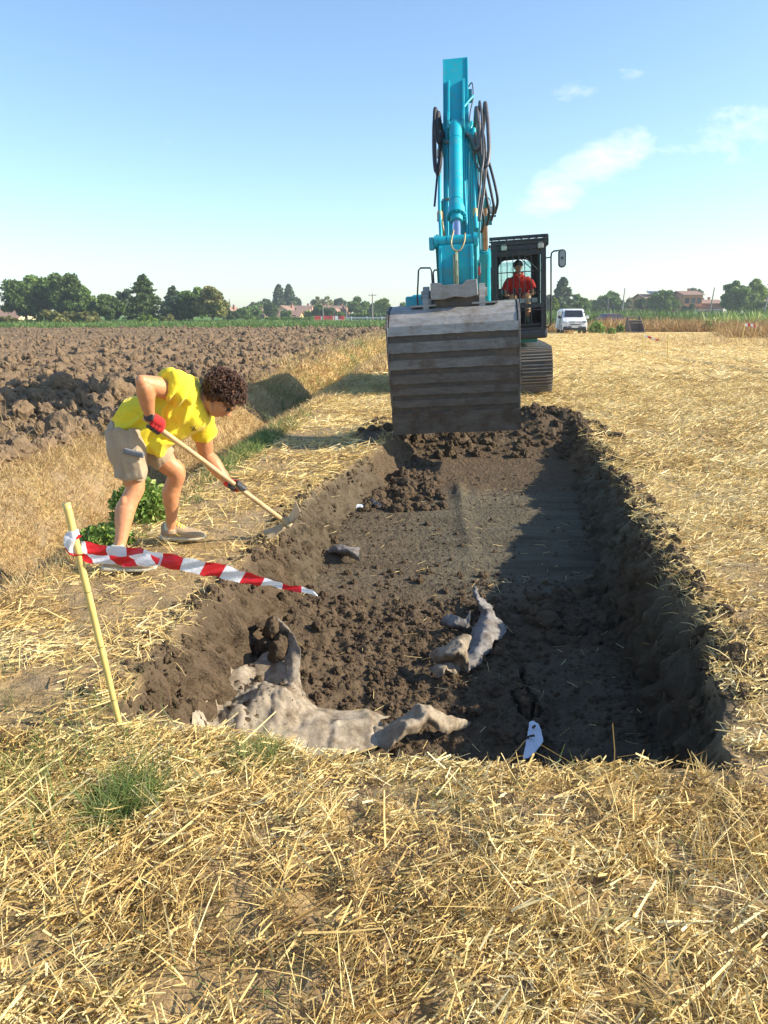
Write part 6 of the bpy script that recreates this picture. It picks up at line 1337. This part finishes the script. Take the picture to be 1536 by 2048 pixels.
g = MB(); g.add([(-.74, -1.385, 1.30), (.74, -1.385, 1.30), (.66, -.80, 1.80), (-.66, -.80, 1.80), (-.74, -1.40, 1.31), (.74, -1.40, 1.31), (.66, -.815, 1.81), (-.66, -.815, 1.81)], [(3, 2, 1, 0), (4, 5, 6, 7), (0, 1, 5, 4), (1, 2, 6, 5), (2, 3, 7, 6), (3, 0, 4, 7)]); g.build('windscreen', M['dglass'], VAN)
for sx in (-1, 1):
    g = MB(); g.box((sx*.885, -.35, 1.50), (.06, 1.1, .46), (0, sx*R(-8), 0)); g.box((sx*.885, 1.1, 1.50), (.05, 1.3, .42), (0, sx*R(-8), 0)); g.build('side_window', M['dglass'], VAN, .02)
    g = MB(); g.box((sx*.74, -2.20, .92), (.34, .16, .15), (R(-20), 0, sx*R(-16))); o = g.build('headlight', plain('headlamp', (.45, .5, .55), .1, .3), VAN, .03)
    g = MB(); g.box((sx*1.10, -1.0, 1.28), (.20, .10, .24)); g.box((sx*1.0, -1.0, 1.22), (.16, .05, .05)); g.build('mirror', M['rubber'] if sx < 0 else M['white'], VAN, .03)
    g = MB(); g.box((sx*.72, -2.29, .50), (.26, .08, .14)); g.build('fog_lamp', M['rubber'], VAN, .03)
g = MB(); g.box((0, -2.30, .92), (.95, .06, .05)); g.box((0, -2.31, .73), (.80, .06, .06)); g.build('grille', M['rubber'], VAN, .01); g = MB(); g.box((0, -2.285, .40), (1.78, .12, .22)); g.box((0, -2.31, .56), (1.1, .06, .05)); g.build('bumper', M['rubber'], VAN, .03)
g = MB(); g.box((0, -2.36, .53), (.50, .02, .11)); g.build('number_plate', plain('plate', (.7, .7, .7), .4), VAN, .003)
g = MB(); g.box((-1.12, .2, 1.10), (.07, 1.15, 1.45), (0, R(5), 0)); sd_ = g.build('sliding_door', M['white'], VAN, .03); g = MB(); g.box((-1.10, .2, 1.5), (.08, .85, .42), (0, R(5), 0)); g.build('door_window', M['dglass'], sd_, .02)
cp_ = [(-2.0, .25), (-2.05, .6), (-1.95, .80), (-1.0, .98), (-.35, 1.42), (.2, 1.48), (1.0, 1.44), (1.75, 1.0), (2.0, .92), (2.05, .5), (2.0, .25)]
CX = (1226-768)/1500*83; CAR, _ = carbody('car', cp_, 1.75, plain('dark_red_paint', (.10, .03, .03), .25), (CX, 85.5, .08), R(-70+180), 'dark car half hidden behind the dry weeds beyond the van', 'car', (-1.25, 1.3), .30, None)
for sx in (-1, 1):
    g = MB(); g.add([(sx*.86, -.85, 1.0), (sx*.80, -.32, 1.36), (sx*.79, .3, 1.41), (sx*.85, .3, 1.0), (sx*.79, .38, 1.41), (sx*.80, .95, 1.36), (sx*.86, 1.45, 1.02), (sx*.85, .38, 1.0)], [(0, 1, 2, 3), (7, 4, 5, 6)]); o = g.build('side_window', M['dglass'], CAR); sm2 = o.modifiers.new('t', 'SOLIDIFY'); sm2.thickness = .04; sm2.offset = 0
    g = MB(); g.box((sx*.62, -1.98, .68), (.34, .12, .13)); g.build('headlight', M['white'], CAR, .03)
g = MB(); g.add([(-.70, -1.0, 1.02), (.70, -1.0, 1.02), (.60, -.36, 1.42), (-.60, -.36, 1.42)], [(0, 1, 2, 3)]); o = g.build('windscreen', M['dglass'], CAR); sm2 = o.modifiers.new('t', 'SOLIDIFY'); sm2.thickness = .05; sm2.offset = 0
# scooter beyond the cab
sx_, sy_ = (1097-768)/1500*100, 103; SCO = empty('scooter', (sx_, sy_, .0), (0, 0, R(20)), 'tiny parked scooter on the path beyond the excavator cab', 'scooter')
g = MB(); g.tube([(0, -.55, .75), (0, -.5, .4), (0, -.2, .32), (0, .2, .4), (0, .5, .65)], [.12, .10, .12, .2, .14], 10); g.box((0, .25, .78), (.28, .7, .12)); g.tube([(0, -.5, .6), (0, -.42, 1.0)], .05, 8); g.box((0, -.42, 1.05), (.6, .06, .06)); g.box((0, -.52, .85), (.36, .08, .5)); g.build('frame', M['white'], SCO, .02)
for y in (-.62, .6):
    g = MB(); g.cyl((-.06, y, .24), (.06, y, .24), .24, n=18); g.build('wheel', M['rubber'], SCO, .02)
# spare bucket standing on the field
bx_ = (1262-768)/1500*64; SB = empty('spare_bucket', (bx_, 65, 0), (0, 0, R(6)), 'rusty spare excavator bucket standing on the field before the weeds', 'bucket')
rst = steel('rusty_steel', (.10, .08, .07), (.19, .15, .13), (.20, .12, .08), .7, .1)
g = MB(); pr_ = [(.62, .02), (.55, .06), (.05, .10), (-.22, .35), (-.30, .75), (-.22, 1.05), (-.12, 1.08)]
for (a, c) in zip(pr_[:-1], pr_[1:]): pass
outer_ = [(-y, z) for y, z in [(.70, 0), (.1, .0), (-.28, .28), (-.38, .75), (-.30, 1.10)]]; inner_ = [(-y, z) for y, z in [(.70, .05), (.12, .06), (-.22, .32), (-.32, .75), (-.24, 1.08)]]
g.prism([(y, z) for y, z in [(-.85, 0), (-.25, 0), (.35, .2), (.50, .6), (.45, 1.0), (.39, 1.0), (.43, .6), (.30, .25), (-.25, .06), (-.85, .05)]], -.58, .58); SBB = g.build('bowl', rst, SB, .01)
for s in (-1, 1):
    g = MB(); g.prism([(-.85, 0), (-.25, 0), (.35, .2), (.50, .6), (.45, 1.0), (.10, 1.02), (-.35, .62)], s*.58, s*.62); g.build('side_plate', rst, SB, .006)
    g = MB(); g.prism([(.05, .95), (.48, .95), (.45, 1.25), (.30, 1.38), (.15, 1.30)], s*.50, s*.56); g.build('hinge_ear', rst, SB, .01)
g = MB(); g.box((0, .10, 1.0), (1.16, .10, .08)); g.box((0, -.42, .62), (0.01, .01, .01)); g.cyl((-.55, .3, 1.27), (.55, .3, 1.27), .045, n=12); g.box((0, -.2, .80), (1.16, .06, .06)); g.box((0, -.85, .06), (1.2, .12, .06)); g.build('crossbar', M['steel'], SB, .006)
# low straw mound at the far right
x, y = RNG.normal(25, 1.2, 300), RNG.normal(44, .4, 300); tufts('dry_grass', x, y, 14, .5, .03, M['dry'], 'heap of dry grass beside the far right stake', .2, .9, .2, .9)
x, y = scat(300, 14, 30, 36, 50); tufts('dry_grass', x, y, 9, .3, .025, M['dry'], 'low dry grass tufts on the right of the harvested field', .2, .9, .2, .9)
# ================================================================ sky, sun, haze, camera
SUN_EL, SUN_AZ = R(28.5), R(-4)     # azimuth measured from +X toward +Y
sd = Vector((math.cos(SUN_EL)*math.cos(SUN_AZ), math.cos(SUN_EL)*math.sin(SUN_AZ), math.sin(SUN_EL)))
W = bpy.data.worlds.new('World'); SC.world = W; W.use_nodes = True; nt = W.node_tree; nt.nodes.clear()
def wn(t, **k):
    x = nt.nodes.new(t)
    for a, b in k.items(): setattr(x, a, b)
    return x
sky = wn('ShaderNodeTexSky'); sky.sky_type = 'NISHITA'; sky.sun_disc = False; sky.sun_elevation = SUN_EL
sky.sun_rotation = math.atan2(sd.x, sd.y); sky.air_density = 1.0; sky.dust_density = SKY_DUST; sky.ozone_density = 2.0; sky.altitude = 0
bg = wn('ShaderNodeBackground'); bg.inputs['Strength'].default_value = SKY_STR; wo = wn('ShaderNodeOutputWorld')
tc = wn('ShaderNodeTexCoord'); sep = wn('ShaderNodeSeparateXYZ'); nt.links.new(tc.outputs['Generated'], sep.inputs[0])
def wm(op, a, b=0, c=None, clamp=False):
    x = wn('ShaderNodeMath', operation=op, use_clamp=clamp)
    for i, v in enumerate((a, b) if c is None else (a, b, c)):
        if isinstance(v, (int, float)): x.inputs[i].default_value = v
        else: nt.links.new(v, x.inputs[i])
    return x.outputs[0]
# thin clouds: each a soft patch of sky (azimuth, elevation) broken up by noise
zc_ = wm('MAXIMUM', sep.outputs[2], .02); azn = wm('DIVIDE', sep.outputs[0], wm('MAXIMUM', sep.outputs[1], .05)); eln = wm('DIVIDE', sep.outputs[2], wm('MAXIMUM', sep.outputs[1], .05))
cmb = wn('ShaderNodeCombineXYZ'); nt.links.new(azn, cmb.inputs[0]); nt.links.new(eln, cmb.inputs[1])
def wnoise(sc, st, det=8, ro=.6, off=0):
    mp = wn('ShaderNodeMapping'); mp.inputs['Scale'].default_value = st; mp.inputs['Location'].default_value = (off, 0, 0); mp.inputs['Rotation'].default_value = (0, 0, R(-14)); nt.links.new(cmb.outputs[0], mp.inputs[0])
    n = wn('ShaderNodeTexNoise'); n.inputs['Scale'].default_value = sc; n.inputs['Detail'].default_value = det; n.inputs['Roughness'].default_value = ro; n.inputs['Distortion'].default_value = .3; nt.links.new(mp.outputs[0], n.inputs['Vector']); return n.outputs['Fac']
def dirpx(px, py):
    u = (px-768)/1500; v = (1024-py)/1500; y = CP+v*SP; return u/y, (-SP+v*CP)/y
mask = None
for px, py, rx, ry, sl, st in ((1178, 342, 128, 50, .45, 1.0), (1100, 402, 72, 30, .2, .75), (1128, 186, 74, 22, .12, .75), (1450, 262, 130, 46, .12, .85), (1260, 142, 90, 16, .1, .4), (1500, 305, 120, 30, 0, .5)):
    cx_, cy_ = dirpx(px, py); a, b = rx/1450, ry/1450; dx = wm('SUBTRACT', azn, cx_); dy = wm('SUBTRACT', wm('SUBTRACT', eln, cy_), wm('MULTIPLY', dx, sl))
    r2 = wm('ADD', wm('POWER', wm('ABSOLUTE', wm('DIVIDE', dx, a)), 2), wm('POWER', wm('ABSOLUTE', wm('DIVIDE', dy, b)), 2)); m = wm('MULTIPLY', wm('SUBTRACT', 1.0, wm('MULTIPLY', r2, .62), clamp=True), st); mask = m if mask is None else wm('MAXIMUM', mask, m)
n1w = wnoise(9, (1, 1.7, 1)); n2w = wnoise(30, (1, 2.2, 1), 8, .65, 4)
d_ = wm('ADD', wm('MULTIPLY', n1w, .68), wm('MULTIPLY', n2w, .40)); cl_ = wm('MULTIPLY', wm('SUBTRACT', wm('ADD', wm('MULTIPLY', mask, .62), wm('MULTIPLY', d_, 1.7)), 1.22), 1.6, clamp=True)
cl_ = wm('MULTIPLY', cl_, wm('MULTIPLY', wm('GREATER_THAN', sep.outputs[1], .05), .82))
mxw = wn('ShaderNodeMix', data_type='RGBA'); nt.links.new(cl_, mxw.inputs[0]); hv = wn('ShaderNodeHueSaturation'); hv.inputs['Saturation'].default_value = 1.02; hv.inputs['Value'].default_value = 1.02; nt.links.new(sky.outputs[0], hv.inputs['Color']); tn = wn('ShaderNodeMix', data_type='RGBA'); tn.blend_type = 'MULTIPLY'; tn.inputs[0].default_value = 1; tn.inputs[7].default_value = (.90, .975, 1.03, 1); nt.links.new(hv.outputs[0], tn.inputs[6]); nt.links.new(tn.outputs[2], mxw.inputs[6]); mxw.inputs[7].default_value = (*CLOUD_COL, 1)
nt.links.new(mxw.outputs[2], bg.inputs[0]); nt.links.new(bg.outputs[0], wo.inputs[0])
L_ = bpy.data.lights.new('sun', 'SUN'); L_.energy = SUN_STR; L_.angle = R(.53); L_.color = (1, .885, .71); lo = bpy.data.objects.new('sun', L_); COL.objects.link(lo); lo.rotation_euler = (-sd).to_track_quat('-Z', 'Y').to_euler(); lo.location = sd*50
if HAZE:
    u = MB(); u.box((0, 390, 14.0), (900, 800, 32)); hz = u.mesh('haze'); m = bpy.data.materials.new('haze'); m.use_nodes = True; t = m.node_tree; t.nodes.clear(); v = t.nodes.new('ShaderNodeVolumePrincipled'); o_ = t.nodes.new('ShaderNodeOutputMaterial'); t.links.new(v.outputs[0], o_.inputs['Volume'])
    v.inputs['Density'].default_value = HAZE; v.inputs['Color'].default_value = (.80, .87, .95, 1); v.inputs['Anisotropy'].default_value = .2; tag(link('haze', hz, m), 'thin morning haze over the fields', 'haze', kind='stuff')
cam = bpy.data.cameras.new('camera'); co = bpy.data.objects.new('camera', cam); COL.objects.link(co); co.location = (0, 0, HC); co.rotation_euler = (math.pi/2-PITCH, 0, 0)
cam.sensor_fit = 'VERTICAL'; cam.sensor_height = 36; cam.lens = 1500/2048*36; cam.clip_end = 5000; cam.clip_start = .05; SC.camera = co
SC.view_settings.view_transform = 'Standard'; SC.view_settings.look = 'None'; SC.view_settings.exposure = EXPO; SC.view_settings.gamma = 1
SC.render.film_transparent = False; SC.cycles.use_denoising = True; SC.cycles.max_bounces = 6; SC.cycles.transparent_max_bounces = 8; SC.cycles.volume_bounces = 0
